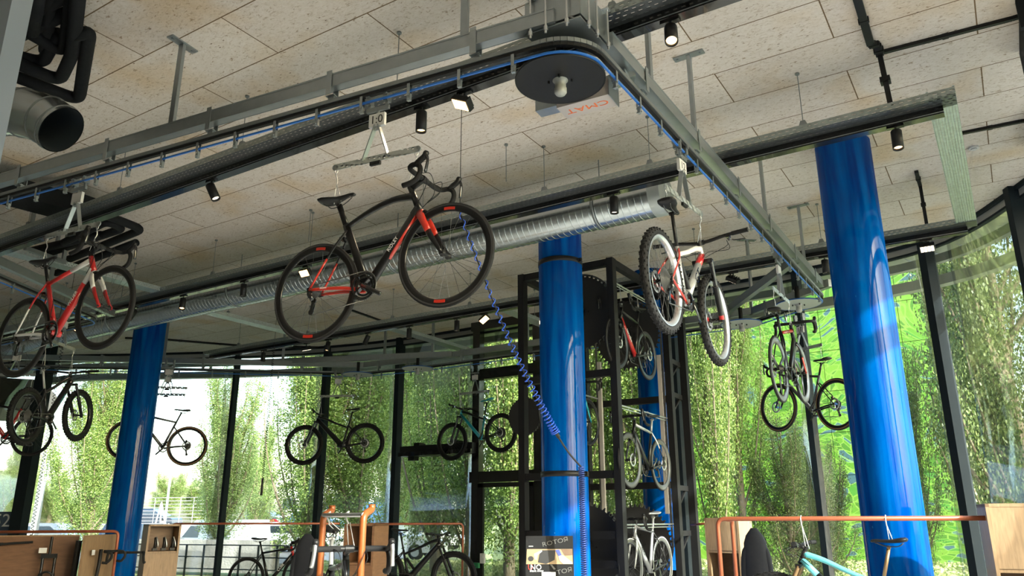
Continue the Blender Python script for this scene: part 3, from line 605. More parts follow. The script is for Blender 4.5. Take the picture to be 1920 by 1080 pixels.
for i in (7, 0, 1, 2, 3, 4, 6):
    a, b, d = BT[i]; L_ = np.linalg.norm(b-a); st = .375 if i in (7, 0) else .62; k = int(L_/st)
    for q in range(k):
        if nc >= 96: break
        p = np.array([*(a+d*(q+.5)*L_/k), 0]); d3 = np.array([*d, 0]); s_ = np.array([-d[1], d[0], 0]); R = np.stack([d3, s_, [0, 0, 1]], 1); mb = MB(GALV)
        mb.box(p+[0, 0, ZR-.055]+s_*.014, (.022, .003, .08), R); mb.box(p+[0, 0, ZR-.055]-s_*.014, (.022, .003, .08), R); mb.box(p+[0, 0, ZR-.115], (.026, .02, .05), R); mb.cyl(p-s_*.02+[0, 0, ZR-.1], p+s_*.02+[0, 0, ZR-.1], .005, 6); mb.cyl(p-s_*.02+[0, 0, ZR-.13], p+s_*.02+[0, 0, ZR-.13], .005, 6)
        mb.build('chain_clip', cv); nc += 1
def cpost(x, y, d=(1, 0), zb=BZ+.05, w=.05):
    d3 = np.array([*nrm(d), 0]); s_ = np.array([-d3[1], d3[0], 0]); R = np.stack([d3, s_, [0, 0, 1]], 1)
    mb = MB(GALV); mb.box((x, y, (zb+H)/2), (w, .03, H-zb), R); o = mb.build('ceiling_post', cv)
    mb = MB(GALV); mb.box((x, y, H-.006), (.07, .26, .012), R); mb.cyl((x-s_[0]*.1, y-s_[1]*.1, H-.02), (x-s_[0]*.1, y-s_[1]*.1, H-.01), .012, 8); mb.cyl((x+s_[0]*.1, y+s_[1]*.1, H-.02), (x+s_[0]*.1, y+s_[1]*.1, H-.01), .012, 8); mb.build('base_plate', o)
dA = BT[7][2]
for x in (-5.28, -8.1, -2.62): cpost(x, BT[7][1][1]+(x-BT[7][1][0])*dA[1]/dA[0], dA)
for y in (4.75, 5.68, 7.84, 9.6): cpost(-1.81, y, (0, 1))
cpost(-2.72, 10.5, (1, -1.2))
for (px_, py_) in ((650, 573), (719, 610), (764, 640), (1170, 560), (945, 615), (520, 655), (188, 665), (560, 660)):
    p = atz(px_, py_, H); 
for x in (-4.6, -6.9, -9.0, -10.2): cpost(x, 11.42, (1, 0))
for t in (.2, .5, .8):
    a, b, d = BT[4]; q = a+(b-a)*t; cpost(q[0], q[1], d)
a, b, d = BT[6]
for t in (.3, .8): q = a+(b-a)*t; cpost(q[0], q[1], d)
# drive wheels
WDISK = [BLK]+[mat('pale_grey_disk', (.40, .42, .40), .5, .1, .08, 8)]*7
for i, c in enumerate(WC):
    if WS[i] < 0: continue
    x, y = c; mb = MB(WDISK[i]); mb.lathe([(1e-4, -.006), (WR-.012, -.006), (WR-.01, .0), (WR-.012, .006), (1e-4, .006)], (x, y, ZR-.075), (0, 0, 1), 56, smooth=False); w = mb.build('drive_wheel', cv)
    mb = MB(BLK if i == 0 else mat('wheel_blue_rim', (.02, .09, .32), .4, 0, .1, 30)); mb.lathe([(WR-.014, -.008), (WR-.006, -.008), (WR-.006, .008), (WR-.014, .008)], (x, y, ZR-.075), (0, 0, 1), 56, closed=True); mb.build('wheel_rim', w)
    mb = MB(HEADG); mb.lathe([(1e-4, -.02), (.05, -.02), (.05, 0), (.036, .01), (.036, .05), (.04, .055), (.04, .085), (.03, .1), (1e-4, .105)], (x, y, ZR-.085), (0, 0, -1), 24); mb.build('hub_cap', w)
    mb = MB(BLK); 
    for q in range(4): t = q*math.pi/2+.4; mb.cyl((x+.075*math.cos(t), y+.075*math.sin(t), ZR-.1), (x+.075*math.cos(t), y+.075*math.sin(t), ZR-.08), .008, 8)
    mb.cyl((x, y, ZR-.08), (x, y, BZ), .03, 16); mb.build('hub_bolts', w)
# corner gusset over first wheel
gx, gy = WC[0]
o_ = MB(GALV); pl = [tuple(atz(x_, y_, BZ-.06)[:2]) for x_, y_ in ((985, 66), (1088, 30), (1143, 92), (1118, 106), (1075, 88), (1008, 86))]
o_.prism(pl, (0, 0, BZ-.06), (1, 0, 0), (0, 1, 0), .01); o_.prism([(x, y) for x, y in pl], (0, 0, BZ+.17), (1, 0, 0), (0, 1, 0), .008)
for a, b in zip(pl, pl[1:]+pl[:1]): o_.bar((*a, BZ+.06), (*b, BZ+.06), .006, .2)
for a, b in ((pl[0], pl[1]), (pl[1], pl[2])):
    for t in (.14, .42, .8):
        c = np.array(a)+(np.array(b)-np.array(a))*t; o_.use(ALU); dd = nrm(np.array(b)-np.array(a)); n_ = np.array([dd[1], -dd[0]])*.03
        o_.cyl((c[0]+n_[0], c[1]+n_[1], BZ-.12), (c[0]+n_[0], c[1]+n_[1], BZ+.2), .007, 8); o_.box((c[0]+n_[0]*.7, c[1]+n_[1]*.7, BZ+.175), (.05, .05, .008)); o_.cyl((c[0]+n_[0], c[1]+n_[1], BZ-.1), (c[0]+n_[0], c[1]+n_[1], BZ-.07), .014, 6)
        o_.use(GALV)
o_.build('corner_bracket', cv)
# motor box with lettering
zc = ZR-.09
q1, q2, q3, q4 = atz(1040, 200, zc), atz(1143, 172, zc), atz(1153, 202, zc), atz(1070, 225, zc)
ex = nrm(q2-q1); ey = np.array([-ex[1], ex[0], 0]); cc = (q1+q2+q3+q4)/4; wl_ = np.linalg.norm(q2-q1)*.95; wd = .17
R = np.stack([ex, ey, [0, 0, 1]], 1)
mb = MB(mat('pale_control_box', (.50, .45, .43), .45, .2, .05, 5)); mb.box(cc+[0, 0, .06], (wl_, wd, .12), R); cb = mb.build('control_box', cv)
text('lettering', 'CMAT', .085, mat('orange_lettering', (.8, .16, .04), .5, 0, .02, 9), cb, frameM(cc+[0, 0, -.001], -ex, ey), .0006, sx=1.35)
mb = MB(GALV); mb.box(cc+ex*(wl_/2+.004)+[0, 0, .06], (.006, wd*1.1, .14), R); mb.bar(cc+ex*.12+[0, 0, .12], (-1.81, cc[1]+.12, BZ-.05), .1, .06); mb.box(cc-ex*(wl_/2+.09)+[0, -.02, .07], (.16, .1, .08), R); mb.bar(cc-ex*.3+[0, 0, .07], cc+ex*.3+[0, 0, .16], .08, .06)
mb.build('motor_bracket', cv)
# ================================================================ BICYCLE HANGERS
def hanger(px3, dr, lab, no='', front=.5, back=.5, hf=None, hb=None):
    """hanger under the rail at (x,y); dr = direction; hf/hb world points the straps reach"""
    x, y = px3; d = np.array([*nrm(dr), 0]); s_ = np.array([-d[1], d[0], 0]); up = np.array([0, 0, 1.]); P = lambda a, h: np.array([x, y, ZR])+d*a+up*h
    o = thing('bicycle_hanger', lab, 'hanger', (x, y, ZR), group='steel A-shaped bicycle hangers'); R = np.stack([d, s_, up], 1)
    mb = MB(GALVD)
    for a in (-.07, .07): mb.box(P(a, -.03), (.035, .05, .1), R); mb.box(P(a, -.1), (.02, .012, .07), R); mb.cyl(P(a, -.02)-s_*.035, P(a, -.02)+s_*.035, .016, 10)
    mb.bar(P(-.09, -.12), P(.09, -.12), .02, .03); mb.cyl(P(0, -.12), P(0, -.22), .01, 8); mb.build('trolley', o)
    mb = MB(PAPER); mb.box(P(0, -.205), (.125, .024, .095), R); sp_ = mb.build('number_plate', o)
    if no:
        text('number', no, .085, BLK, sp_, frameM(P(0, -.205)-s_*.0125, d, up), .0006, sx=1.0); text('number', no, .085, BLK, sp_, frameM(P(0, -.205)+s_*.0125, -d, up), .0006)
    mb = MB(GALV)
    mb.bar(P(-.012, -.24), P(-.10, -.49), .008, .035, up=s_); mb.bar(P(.012, -.24), P(.10, -.49), .008, .035, up=s_); mb.box(P(0, -.25), (.05, .009, .06), R)
    mb.build('a_frame', o)
    mb = MB(PERFH); mb.box(P(0, -.49), (.66, .008, .045), R); mb.use(GALV); mb.cyl(P(-.33, -.49)-s_*.004, P(-.33, -.49)+s_*.004, .0225, 16); mb.cyl(P(.33, -.49)-s_*.004, P(.33, -.49)+s_*.004, .0225, 16)
    mb.use(BLK); mb.box(P(.0, -.525), (.08, .02, .025), R); mb.build('cross_bar', o)
    for a, tgt in ((.32, hf), (-.32, hb)):
        mb = MB(ALU); top = P(a, -.495); mb.tube([top+d*.008, top+d*.012-up*.03, top-up*.05, top-d*.012-up*.03, top-d*.008], .0035, 6)
        if tgt is not None:
            t = np.array(tgt, float); k = top-up*.05; mid = k+(t-k)*.35
            mb.tube(smoothline([k, k+s_*.01+(mid-k)*.5, mid], 4), .004, 6); mb.tube(smoothline([mid, (mid+t)/2+d*.02, t+d*.03], 4), .0025, 5); mb.tube(smoothline([mid, (mid+t)/2-d*.02, t-d*.03], 4), .0025, 5)
        mb.build('hook', o)
    return o
PERFH = M_perf('perforated_hanger_steel', (.52, .55, .54), 0, .04, .045)
# ================================================================ BICYCLES
def V3(x, z, y=0.): return np.array([x, y, z])
def bike(lab, pos, yaw, pitch, kind='road', wb=.985, rt=.338, C=None, group=None, steer=0., word=None, hi=False, ws=None, discs=False, name='bicycle'):
    C = {**dict(f=CARB, top=CARB, fork=CARB, rim=CARB, tyre=RUB, acc=CARB, post=CARB, saddle=BLK, bar=TAPE, stay=CARB, wall=RUB), **(C or {})}
    root = thing(name, lab, 'bicycle', pos, local=True, group=group)
    root.rotation_euler = Euler((0, -math.radians(pitch), math.radians(yaw)), 'XYZ')
    road = kind in ('road', 'gravel'); tw = {'road': .0135, 'gravel': .02, 'mtb': .029, 'emtb': .031}[kind]
    Rh = np.array([-wb/2, 0, 0]); Fh = np.array([wb/2, 0, 0]); X = wb/2
    if road: BB = V3(-X+.41, -.07); sa = math.radians(73.5); stl = .50; sl_ = .70; ha = math.radians(73); fl = .365; fo = .045; htl = .15
    else: BB = V3(-X+.44, -.045); sa = math.radians(75); stl = .42; sl_ = .70; ha = math.radians(67.5); fl = .50; fo = .044; htl = .11
    su = V3(-math.cos(sa), math.sin(sa)); hu = V3(-math.cos(ha), math.sin(ha)); hp = V3(math.sin(ha), math.cos(ha))
    ST = BB+su*stl; SD = BB+su*sl_; HB = Fh+hu*fl-hp*fo; HT = HB+hu*htl
    ms = lambda mbx, m: mbx.use(m)
    Yr = (0, 1, 0)
    # --- frame
    mb = MB(C['f'])
    tt1 = ST+su*(-.02 if road else -.06); ht1 = HT-hu*.025
    if kind == 'road' and hi == 'arch':
        P = smoothline([tt1, tt1+(ht1-tt1)*.35+V3(0, .035), tt1+(ht1-tt1)*.7+V3(0, .04), ht1], 5); mb.tube(P, np.linspace(.016, .026, len(P)), 12, ref=Yr, rb=.018)
    elif kind in ('mtb', 'emtb'):
        P = smoothline([tt1, tt1+(ht1-tt1)*.4+V3(0, .0), tt1+(ht1-tt1)*.75+V3(0, .012), ht1], 5); ms(mb, C['top']); mb.tube(P, np.linspace(.017, .024, len(P)), 12, ref=Yr, rb=.021); ms(mb, C['f'])
    else:
        ms(mb, C['top'])
        if C.get('top2'):
            k = tt1+(ht1-tt1)*.55; mb.tube([tt1, k], .017, 12, ref=Yr, rb=.018); ms(mb, C['top2']); mb.tube([k, ht1], [.017, .022], 12, ref=Yr, rb=.018)
        else: mb.tube([tt1, ht1], [.016, .02], 12, ref=Yr, rb=.018)
        ms(mb, C['f'])
    dt0 = HB+hu*.03; dr_, db_ = {'road': (.029, .022), 'gravel': (.024, .021), 'mtb': (.028, .027), 'emtb': (.047, .036)}[kind]
    ms(mb, C.get('dt', C['f']))
    if kind == 'emtb':
        P = smoothline([dt0, dt0+(BB-dt0)*.5+V3(.0, .0), BB+V3(.06, .06), BB+V3(.0, .0)], 5); mb.tube(P, np.linspace(dr_*.8, dr_*1.25, len(P)), 14, ref=Yr, rb=db_); mb.tube([BB+V3(-.07, .03), BB+V3(.09, .03)], [.06, .055], 14, ref=Yr, rb=.05)
    else:
        if C.get('dt2'):
            k = dt0+(BB-dt0)*.22; ms(mb, C['dt2']); mb.tube([dt0, k], dr_, 14, ref=Yr, rb=db_); ms(mb, C['f']); mb.tube([k, BB], [dr_, dr_*1.1], 14, ref=Yr, rb=[db_, db_*1.25])
        else: mb.tube([dt0, dt0+(BB-dt0)*.5, BB], [dr_, dr_*1.05, dr_*1.15], 14, ref=Yr, rb=[db_, db_, db_*1.3])
        if C.get('belly'):
            nn = nrm(np.cross(BB-dt0, (0, 1, 0))); nn = nn if nn[2] < 0 else -nn
            ms(mb, C['belly']); a, b = dt0+(BB-dt0)*.08, dt0+(BB-dt0)*.62; mb.tube([a+nn*.012, b+nn*.012], dr_*.72, 12, ref=Yr, rb=db_*.8); ms(mb, C['f'])
    ae = 1.45 if hi == 'arch' else (1.2 if kind == 'road' else 1.)
    ms(mb, C['f']); mb.tube([BB, ST], [.022*ae, .018*ae], 12, ref=Yr, rb=[.02, .016]); mb.cyl(BB-V3(0, 0, .042), BB+V3(0, 0, .042), .026, 20)
    ms(mb, C.get('head', C['f'])); mb.tube([HB-hu*.005, (HB+HT)/2, HT], [.026, .022, .021], 14, ref=Yr, rb=.021); ms(mb, C['f'])
    so_ = .062 if road else .07
    for s in (-1, 1):
        ch0 = BB+V3(-.035, -.01, s*.025); chE = Rh+V3(0, 0, s*so_); chM = BB+(Rh-BB)*.5+V3(0, 0, s*.045)
        P = smoothline([ch0, chM, chE], 5)
        ms(mb, C.get('chs', C['stay'])); mb.tube(P, np.linspace(.014, .010, len(P)), 10, ref=Yr, rb=.008)
        s0 = ST+su*(-.05 if kind == 'road' and hi else -.10 if kind == 'gravel' else -.02)+V3(0, 0, s*.012); P = smoothline([s0, s0+(chE-s0)*.35+V3(0, 0, s*.018), chE], 4)
        ms(mb, C.get('sts0', C['stay'])); h_ = len(P)*5//9; mb.tube(P[:h_+1], np.linspace(.010, .008, h_+1), 8, ref=Yr, rb=.007); ms(mb, C.get('sts1', C['stay'])); mb.tube(P[h_:], .0075, 8, ref=Yr, rb=.006)
        ms(mb, CARB); mb.box(chE, (.03, .008, .03))
    if kind in ('mtb', 'emtb') and hi == 'full':
        ms(mb, BLK); mb.cyl(ST+su*-.12+V3(.03, 0), BB+V3(.1, .12), .02, 12)
    fr = mb.build('frame', root)
    if word:
        w_, sz, mt = word; t = nrm(BB-dt0); 
        for s in (-1, 1):
            c = dt0+(BB-dt0)*.47+V3(0, 0, s*(db_*1.14+.001)); xd = -t if s < 0 else -t
            xd = np.array([-t[0], 0, -t[2]]) if s < 0 else np.array([t[0], 0, t[2]])
            upd = np.cross((0, s*1.0, 0), xd); text('lettering', w_, sz, mt, fr, frameM(c, xd, upd), .0008)
    # --- seatpost, saddle
    mb = MB(C['post']); mb.tube([ST-su*.02, SD-su*.035], .0145*(1.5 if hi == 'arch' else 1), 12, ref=Yr, rb=.0135); mb.cyl(SD-su*.035-V3(0, 0, .02), SD-su*.035+V3(0, 0, .02), .014, 12); mb.build('seatpost', root)
    mb = MB(C['saddle']); sx = np.array([-.135, -.125, -.09, -.04, .01, .06, .10, .13, .142])
    wd = np.array([.035, .062, .071, .062, .036, .023, .019, .017, .008]); th = np.array([.008, .017, .02, .017, .014, .013, .013, .012, .006]); zz = np.array([.02, .018, .012, .004, .001, .002, .003, .0, -.004])
    mb.tube([SD+V3(a, b+.012) for a, b in zip(sx, zz)], th, 16, ref=Yr, rb=wd); o = mb.build('saddle', root)
    mb = MB(SPK)
    for s in (-1, 1): mb.tube(smoothline([SD+V3(-.1, 0, s*.028), SD+V3(-.06, -.026, s*.022), SD+V3(.03, -.026, s*.02), SD+V3(.11, .0, s*.01)], 4), .0035, 6)
    mb.build('saddle_rails', o)
    # --- steering group, parented via an object rotated about the head axis
    st = math.radians(steer)
    def rot(P):
        P = np.asarray(P, float); q = P-HB; k = hu; c_, s_ = math.cos(st), math.sin(st)
        return HB+q*c_+np.cross(k, q)*s_+np.outer(q@k, k).reshape(q.shape)*(1-c_) if q.ndim > 1 else HB+q*c_+np.cross(k, q)*s_+k*(q@k)*(1-c_)
    def fin(mbx, nm, par): mbx.v = [rot(v) for v in mbx.v]; return mbx.build(nm, par)
    mb = MB(C['fork'])
    if road:
        for s in (-1, 1):
            P = smoothline([HB+V3(0, -.01, s*.014), HB+(Fh-HB)*.22+V3(.0, 0, s*.042), HB+(Fh-HB)*.6+V3(-.006, 0, s*.05), Fh+V3(0, 0, s*.052)], 4)
            h_ = len(P)*6//11; mb.use(C['fork']); mb.tube(P[:h_+1], np.linspace(.030, .021, h_+1), 10, ref=Yr, rb=.011); mb.use(C.get('fork2', C['fork'])); mb.tube(P[h_:], np.linspace(.021, .012, len(P)-h_), 10, ref=Yr, rb=.009); mb.box(Fh+V3(0, 0, s*.052), (.026, .008, .026))
        mb.use(C['fork']); mb.tube([HB+hu*.0, HB-hu*.035], [.027, .03], 14, ref=Yr, rb=[.022, .03])
    else:
        for s in (-1, 1):
            a = HB-hu*.02+hp*.0+V3(0, 0, s*.065); b = Fh+V3(0, 0, s*.062)-hp*.022; m_ = a+(b-a)*.42
            mb.use(C.get('stan', BLKG)); mb.cyl(a, m_, .0175, 14); mb.use(C['fork']); mb.cyl(m_, b, .024, 14, .02); mb.lathe([(.0245, 0), (.027, .003), (.027, .012), (.0245, .015)], m_, nrm(b-a), 14); mb.box(b, (.04, .02, .05)); mb.use(C.get('forktip', C['fork'])); mb.cyl(b-(b-a)*.07, b, .0215, 12)
        mb.use(C['fork']); mb.tube(smoothline([HB-hu*.22+V3(.02, 0, -.065), HB-hu*.16+V3(.035, 0, -.04), HB-hu*.145+V3(.04, 0, 0), HB-hu*.16+V3(.035, 0, .04), HB-hu*.22+V3(.02, 0, .065)], 4), .011, 8)
        mb.box(HB-hu*.02, (.045, .16, .03))
    fin(mb, 'fork', root)
    # stem + bar
    Sc = HT+hu*(.035 if road else .02); bx = Sc+(hp*.105 if road else hp*.055)+V3(0, .005)
    mb = MB(C.get('stem', BLK)); mb.cyl(HT, Sc+hu*.018, .019, 14); mb.tube([Sc, bx], [.019, .017], 12, ref=Yr, rb=.017); mb.cyl(bx-V3(0, 0, .025), bx+V3(0, 0, .025), .021, 14); fin(mb, 'stem', root)
    if road:
        mb = MB(BLK); mb.cyl(bx-V3(0, 0, .06), bx+V3(0, 0, .06), .0155, 12)
        mb.use(C['bar'])
        for s in (-1, 1):
            P = smoothline([bx+V3(0, 0, s*.05), bx+V3(.0, 0, s*.15), bx+V3(.02, 0, s*.195), bx+V3(.06, -.002, s*.207), bx+V3(.092, -.025, s*.21), bx+V3(.095, -.065, s*.213), bx+V3(.07, -.105, s*.216), bx+V3(.03, -.122, s*.218), bx+V3(-.03, -.126, s*.22)], 4)
            mb.tube(P, .0165, 10)
        hb_ = fin(mb, 'handlebar', root)
        for s in (-1, 1):
            mb = MB(BLK); mb.tube(smoothline([bx+V3(.065, -.008, s*.208), bx+V3(.10, .012, s*.209), bx+V3(.135, .03, s*.21), bx+V3(.152, .058, s*.21)], 3), [.019]*4+[.0185]*3+[.019]*2+[.014], 10)
            mb.use(BLKG if not C.get('lever') else C['lever']); mb.tube(smoothline([bx+V3(.15, .04, s*.212), bx+V3(.156, .0, s*.214), bx+V3(.145, -.05, s*.218), bx+V3(.135, -.085, s*.222)], 3), .008, 8, ref=Yr, rb=.012); fin(mb, 'brake_lever', hb_)
    else:
        mb = MB(BLK)
        P = smoothline([bx+V3(-.045, .02, -.375), bx+V3(-.02, .016, -.2), bx+V3(0, 0, -.05), bx+V3(0, 0, .05), bx+V3(-.02, .016, .2), bx+V3(-.045, .02, .375)], 4); mb.tube(P, .0145, 10)
        hb_ = fin(mb, 'handlebar', root)
        for s in (-1, 1):
            mb = MB(RUB); a = bx+V3(-.03, .018, s*.26); b = bx+V3(-.045, .02, s*.385); mb.cyl(a, b, .0175, 12); mb.cyl(b, b+V3(0, 0, s*.004), .021, 12); fin(mb, 'grip', hb_)
            mb = MB(BLKG); c = bx+V3(-.02, .005, s*.225); mb.box(c, (.04, .03, .03)); mb.tube(smoothline([c+V3(.02, -.005, 0), c+V3(.05, -.02, s*.03), c+V3(.04, -.03, s*.12)], 3), .006, 6); mb.cyl(c, c+V3(.03, -.02, 0), .012, 8); fin(mb, 'brake_lever', hb_)
    # cables
    mb = MB(BLK)
    for s, e in ((-1, .0), (1, .02)):
        P0 = bx+(V3(.02, 0, s*.09) if road else V3(.02, -.01, s*.2)); P3 = HB+V3(.05, .03+e, s*.012); mb.tube(smoothline([P0, P0+V3(.07, -.02, -s*.02), P3+V3(.08, .05, s*.02), P3], 5), .0026, 5); P4 = dt0+(BB-dt0)*.12+V3(0, .02, s*.025)
        mb.tube(smoothline([P0, P0+V3(.05, -.06, 0), P4+V3(.10, .08, s*.02), P4], 5), .0026, 5)
    fin(mb, 'brake_cables', root)
    # --- wheels
    def wheel(c, nm, par, front):
        mb = MB(C['rim']); Ro = rt-2*tw; dp_ = {'road': .03, 'gravel': .026, 'mtb': .026, 'emtb': .026}[kind]; dp_ = C.get('rimd', dp_); hw = tw*.85
        # hub
        mb = MB(BLK if not C.get('hub') else C['hub']); mb.lathe([(.009, -.05), (.012, -.045), (.022, -.035), (.022, -.031), (.012, -.025), (.012, .025), (.022, .031), (.022, .035), (.012, .045), (.009, .05)], c, Yr, 16); mb.cyl(c-V3(0, 0, .062), c+V3(0, 0, .062), .006, 8)
        if front: w = fin(mb, nm, root)
        else: w = mb.build(nm, root)
        B = (lambda m_, n_: fin(m_, n_, w)) if front else (lambda m_, n_: m_.build(n_, w))
        mb = MB(C['tyre']); prof = [((rt-tw)+tw*math.cos(t), tw*math.sin(t)) for t in np.linspace(-2.5, 2.5, 11)]; mb.lathe(prof, c, Yr, 56)
        if C.get('wall') is not RUB or kind == 'road':
            mb.use(C['wall'] if C.get('wall') is not RUB else RUBG)
            for s in (-1, 1): mb.lathe([(rt-tw*1.45, s*tw*.93), (rt-tw*1.0, s*tw*1.02), (rt-tw*.75, s*tw*.98)], c, Yr, 56)
        mb.use(C['tyre'])
        if kind in ('mtb', 'emtb'):
            K = 84
            for q in range(K):
                t = q*2*math.pi/K; e = np.array([math.cos(t), 0, math.sin(t)]); tn = np.array([-math.sin(t), 0, math.cos(t)]); R = np.stack([tn, [0, 1, 0], e], 1)
                for yy, rr in (((-.6, .8), (.6, .8)) if q % 2 else ((-.22, 1.0), (.22, 1.0), (-.92, .3), (.92, .3))):
                    mb.box(c+e*(rt-tw+tw*rr+.001)+np.array([0, yy*tw, 0]), (.0125, .011, .007), R)
        B(mb, 'tyre')
        mb = MB(C['rim']); mb.lathe([(Ro+.006, -hw), (Ro+.002, -hw*1.02), (Ro-dp_*.6, -hw*.8), (Ro-dp_, -hw*.35), (Ro-dp_, hw*.35), (Ro-dp_*.6, hw*.8), (Ro+.002, hw*1.02), (Ro+.006, hw)], c, Yr, 56)
        if C.get('rimacc'):
            mb.use(C['rimacc'])
            for t0 in (1.25, 4.4):
                for s in (-1, 1):
                    for q in range(5):
                        t = t0+q*.05; e = np.array([math.cos(t), 0, math.sin(t)]); tn = np.array([-math.sin(t), 0, math.cos(t)]); mb.box(c+e*(Ro-dp_*.42)+V3(0, 0, s*hw*.98), ((Ro)*.052, .002, dp_*.6), np.stack([tn, [0, 1, 0], e], 1))
        B(mb, 'rim')
        mb = MB(C.get('spoke', SPK)); n = 24 if road else 28; rs = .0013 if not C.get('fat') else .003
        if ws == 'tri':
            for q in range(3): t = q*2*math.pi/3+.5; e = np.array([math.cos(t), 0, math.sin(t)]); mb.tube([c+e*.02, c+e*(Ro-dp_)], [.03, .02], 8, ref=Yr, rb=.008)
        else:
            for q in range(n):
                s = 1 if q % 2 else -1; t = q*2*math.pi/n; t2 = t+(.75 if (q//2) % 2 else -.75)*(1 if not (front and road) else .2)
                a = c+np.array([.022*math.cos(t2), s*.033, .022*math.sin(t2)]); b = c+np.array([(Ro-dp_+.002)*math.cos(t), 0, (Ro-dp_+.002)*math.sin(t)]); mb.cyl(a, b, rs, 4)
        B(mb, 'spokes')
        if discs or not road:
            mb = MB(ALU); mb.lathe([(.058, -.001), (.08, -.001), (.08, .001), (.058, .001)], c+V3(0, 0, .046), Yr, 32, closed=True)
            for q in range(6): t = q*math.pi/3; mb.bar(c+V3(.015*math.cos(t), .015*math.sin(t), .046), c+V3(.06*math.cos(t+.3), .06*math.sin(t+.3), .046), .002, .006, up=(0, 1, 0))
            B(mb, 'brake_disc')
        return w
    rw = wheel(Rh, 'rear_wheel', root, False); fw = wheel(Fh, 'front_wheel', root, True)
    # cassette
    mb = MB(CHN); nr = 9 if road else 11; r1 = .055 if road else (.095 if kind == 'mtb' else .085)
    for q in range(nr):
        rr = r1-(r1-.024)*q/(nr-1); mb.lathe([(.012, 0), (rr-.004, 0), (rr, .0008), (rr-.004, .0016), (.012, .0016)], Rh-V3(0, 0, .018+.0037*q), (0, -1, 0), 28)
    mb.build('cassette', rw)
    # crankset
    cr = .095 if kind == 'road' else (.078 if road else .07); mb = MB(BLKG if not C.get('ring') else C['ring'])
    yo = -.045
    for k, rr in enumerate((cr, cr*.72) if kind == 'road' else (cr,)):
        cc_ = BB+V3(0, 0, yo+k*.007); prof = []
        mb.lathe([(rr*.80, 0), (rr, 0), (rr, .003), (rr*.80, .003)], cc_, Yr, 48, closed=True)
        for q in range(40 if k == 0 else 0): t = q*2*math.pi/40; e = np.array([math.cos(t), 0, math.sin(t)]); tn = np.array([-math.sin(t), 0, math.cos(t)]); mb.box(cc_+e*(rr+.002)+V3(0, 0, .0015), (.005, .002, .006), np.stack([tn, [0, 1, 0], e], 1))
    for q in range(4): t = q*math.pi/2+.6; mb.bar(BB+V3(0, 0, yo-.002), BB+V3(cr*.86*math.cos(t), cr*.86*math.sin(t), yo), .008, .03, up=(0, 1, 0))
    mb.cyl(BB-V3(0, 0, .06), BB+V3(0, 0, .06), .017, 14)
    ca = math.radians(C.get('crank', -50)); L_ = .17
    for s in (-1, 1):
        e = V3(math.cos(ca), math.sin(ca))*(1 if s < 0 else -1); a = BB+V3(0, 0, s*.062); b = a+e*L_+V3(0, 0, s*.012); mb.tube([a, a+(b-a)*.5, b], [.019, .014, .014], 10, ref=Yr, rb=[.009, .007, .007])
    cs = mb.build('crankset', root)
    # rear derailleur and chain
    dy = -.036; J = Rh+V3(.015, -.075, dy); K_ = Rh+V3(-.01 if road else .005, -.145, dy); mb = MB(BLKG)
    mb.tube([Rh+V3(.0, -.01, -.058), Rh+V3(.012, -.05, -.062), J+V3(0, 0, -.015)], [.01, .016, .014], 8); 
    for yy in (-.006, .006): mb.bar(J+V3(0, 0, yy), K_+V3(0, 0, yy), .003, .022, up=(0, 1, 0) if False else (1, 0, 0))
    for q in (J, K_): mb.cyl(q-V3(0, 0, .004), q+V3(0, 0, .004), .02, 14)
    mb.build('rear_derailleur', root)
    mb = MB(CHN); ct = Rh+V3(0, .035, dy); P = [BB+V3(-.01, cr, yo+.001), ct, Rh+V3(-.035, 0, dy), Rh+V3(-.02, -.03, dy), J+V3(.02, 0, 0), J+V3(-.005, -.02, 0), K_+V3(-.02, 0, 0), K_+V3(0, -.02, 0), BB+V3(-.01, -cr, yo+.001)]
    pa = [BB+V3(cr*math.cos(t), cr*math.sin(t), yo+.001) for t in np.linspace(-1.7, 1.7, 14)]
    mb.tube(P+pa, .0038, 6, closed=True, ref=Yr, rb=.003); mb.build('chain', cs)
    # brakes
    mb = MB(BLKG)
    if kind == 'road' and not discs:
        mb2 = MB(BLKG); c = HB-hu*.03+hp*.03; mb2.box(c, (.03, .05, .02)); mb2.tube([c+V3(0, 0, -.03), c+V3(.0, -.045, -.028)], .007, 6); mb2.tube([c+V3(0, 0, .03), c+V3(.0, -.045, .028)], .007, 6); fin(mb2, 'front_brake', root)
        c = ST-su*.10+V3(-.055, -.0); mb.box(c, (.03, .05, .02)); mb.tube([c+V3(0, 0, -.03), c+V3(-.02, -.045, -.026)], .007, 6); mb.tube([c+V3(0, 0, .03), c+V3(-.02, -.045, .026)], .007, 6); mb.build('rear_brake', root)
    else:
        mb.box(Rh+V3(.02, .075, .055), (.03, .02, .05)); mb.build('rear_brake', root); mb2 = MB(BLKG); mb2.box(Fh+V3(-.04, .065, .055), (.03, .02, .05)); fin(mb2, 'front_brake', root)
    if C.get('cage'):
        mb = MB(C['cage']); c = BB+su*.22+V3(.045, 0)
        for s in (-1, 1): mb.tube(smoothline([c+V3(-.02, -.06, s*.01), c+V3(.0, -.07, s*.035), c+V3(.02, .03, s*.037), c+V3(-.01, .07, s*.02)], 4), .0035, 6)
        mb.build('bottle_cage', root)
    info = dict(saddle=SD, stem=Sc, bar=bx, ST=ST, HT=HT, HB=HB)
    M_ = Matrix.Translation(tuple(float(q) for q in pos)) @ root.rotation_euler.to_matrix().to_4x4()
    root_w = {k: np.array(M_ @ Vector(tuple(v))) for k, v in info.items()}
    return root, root_w
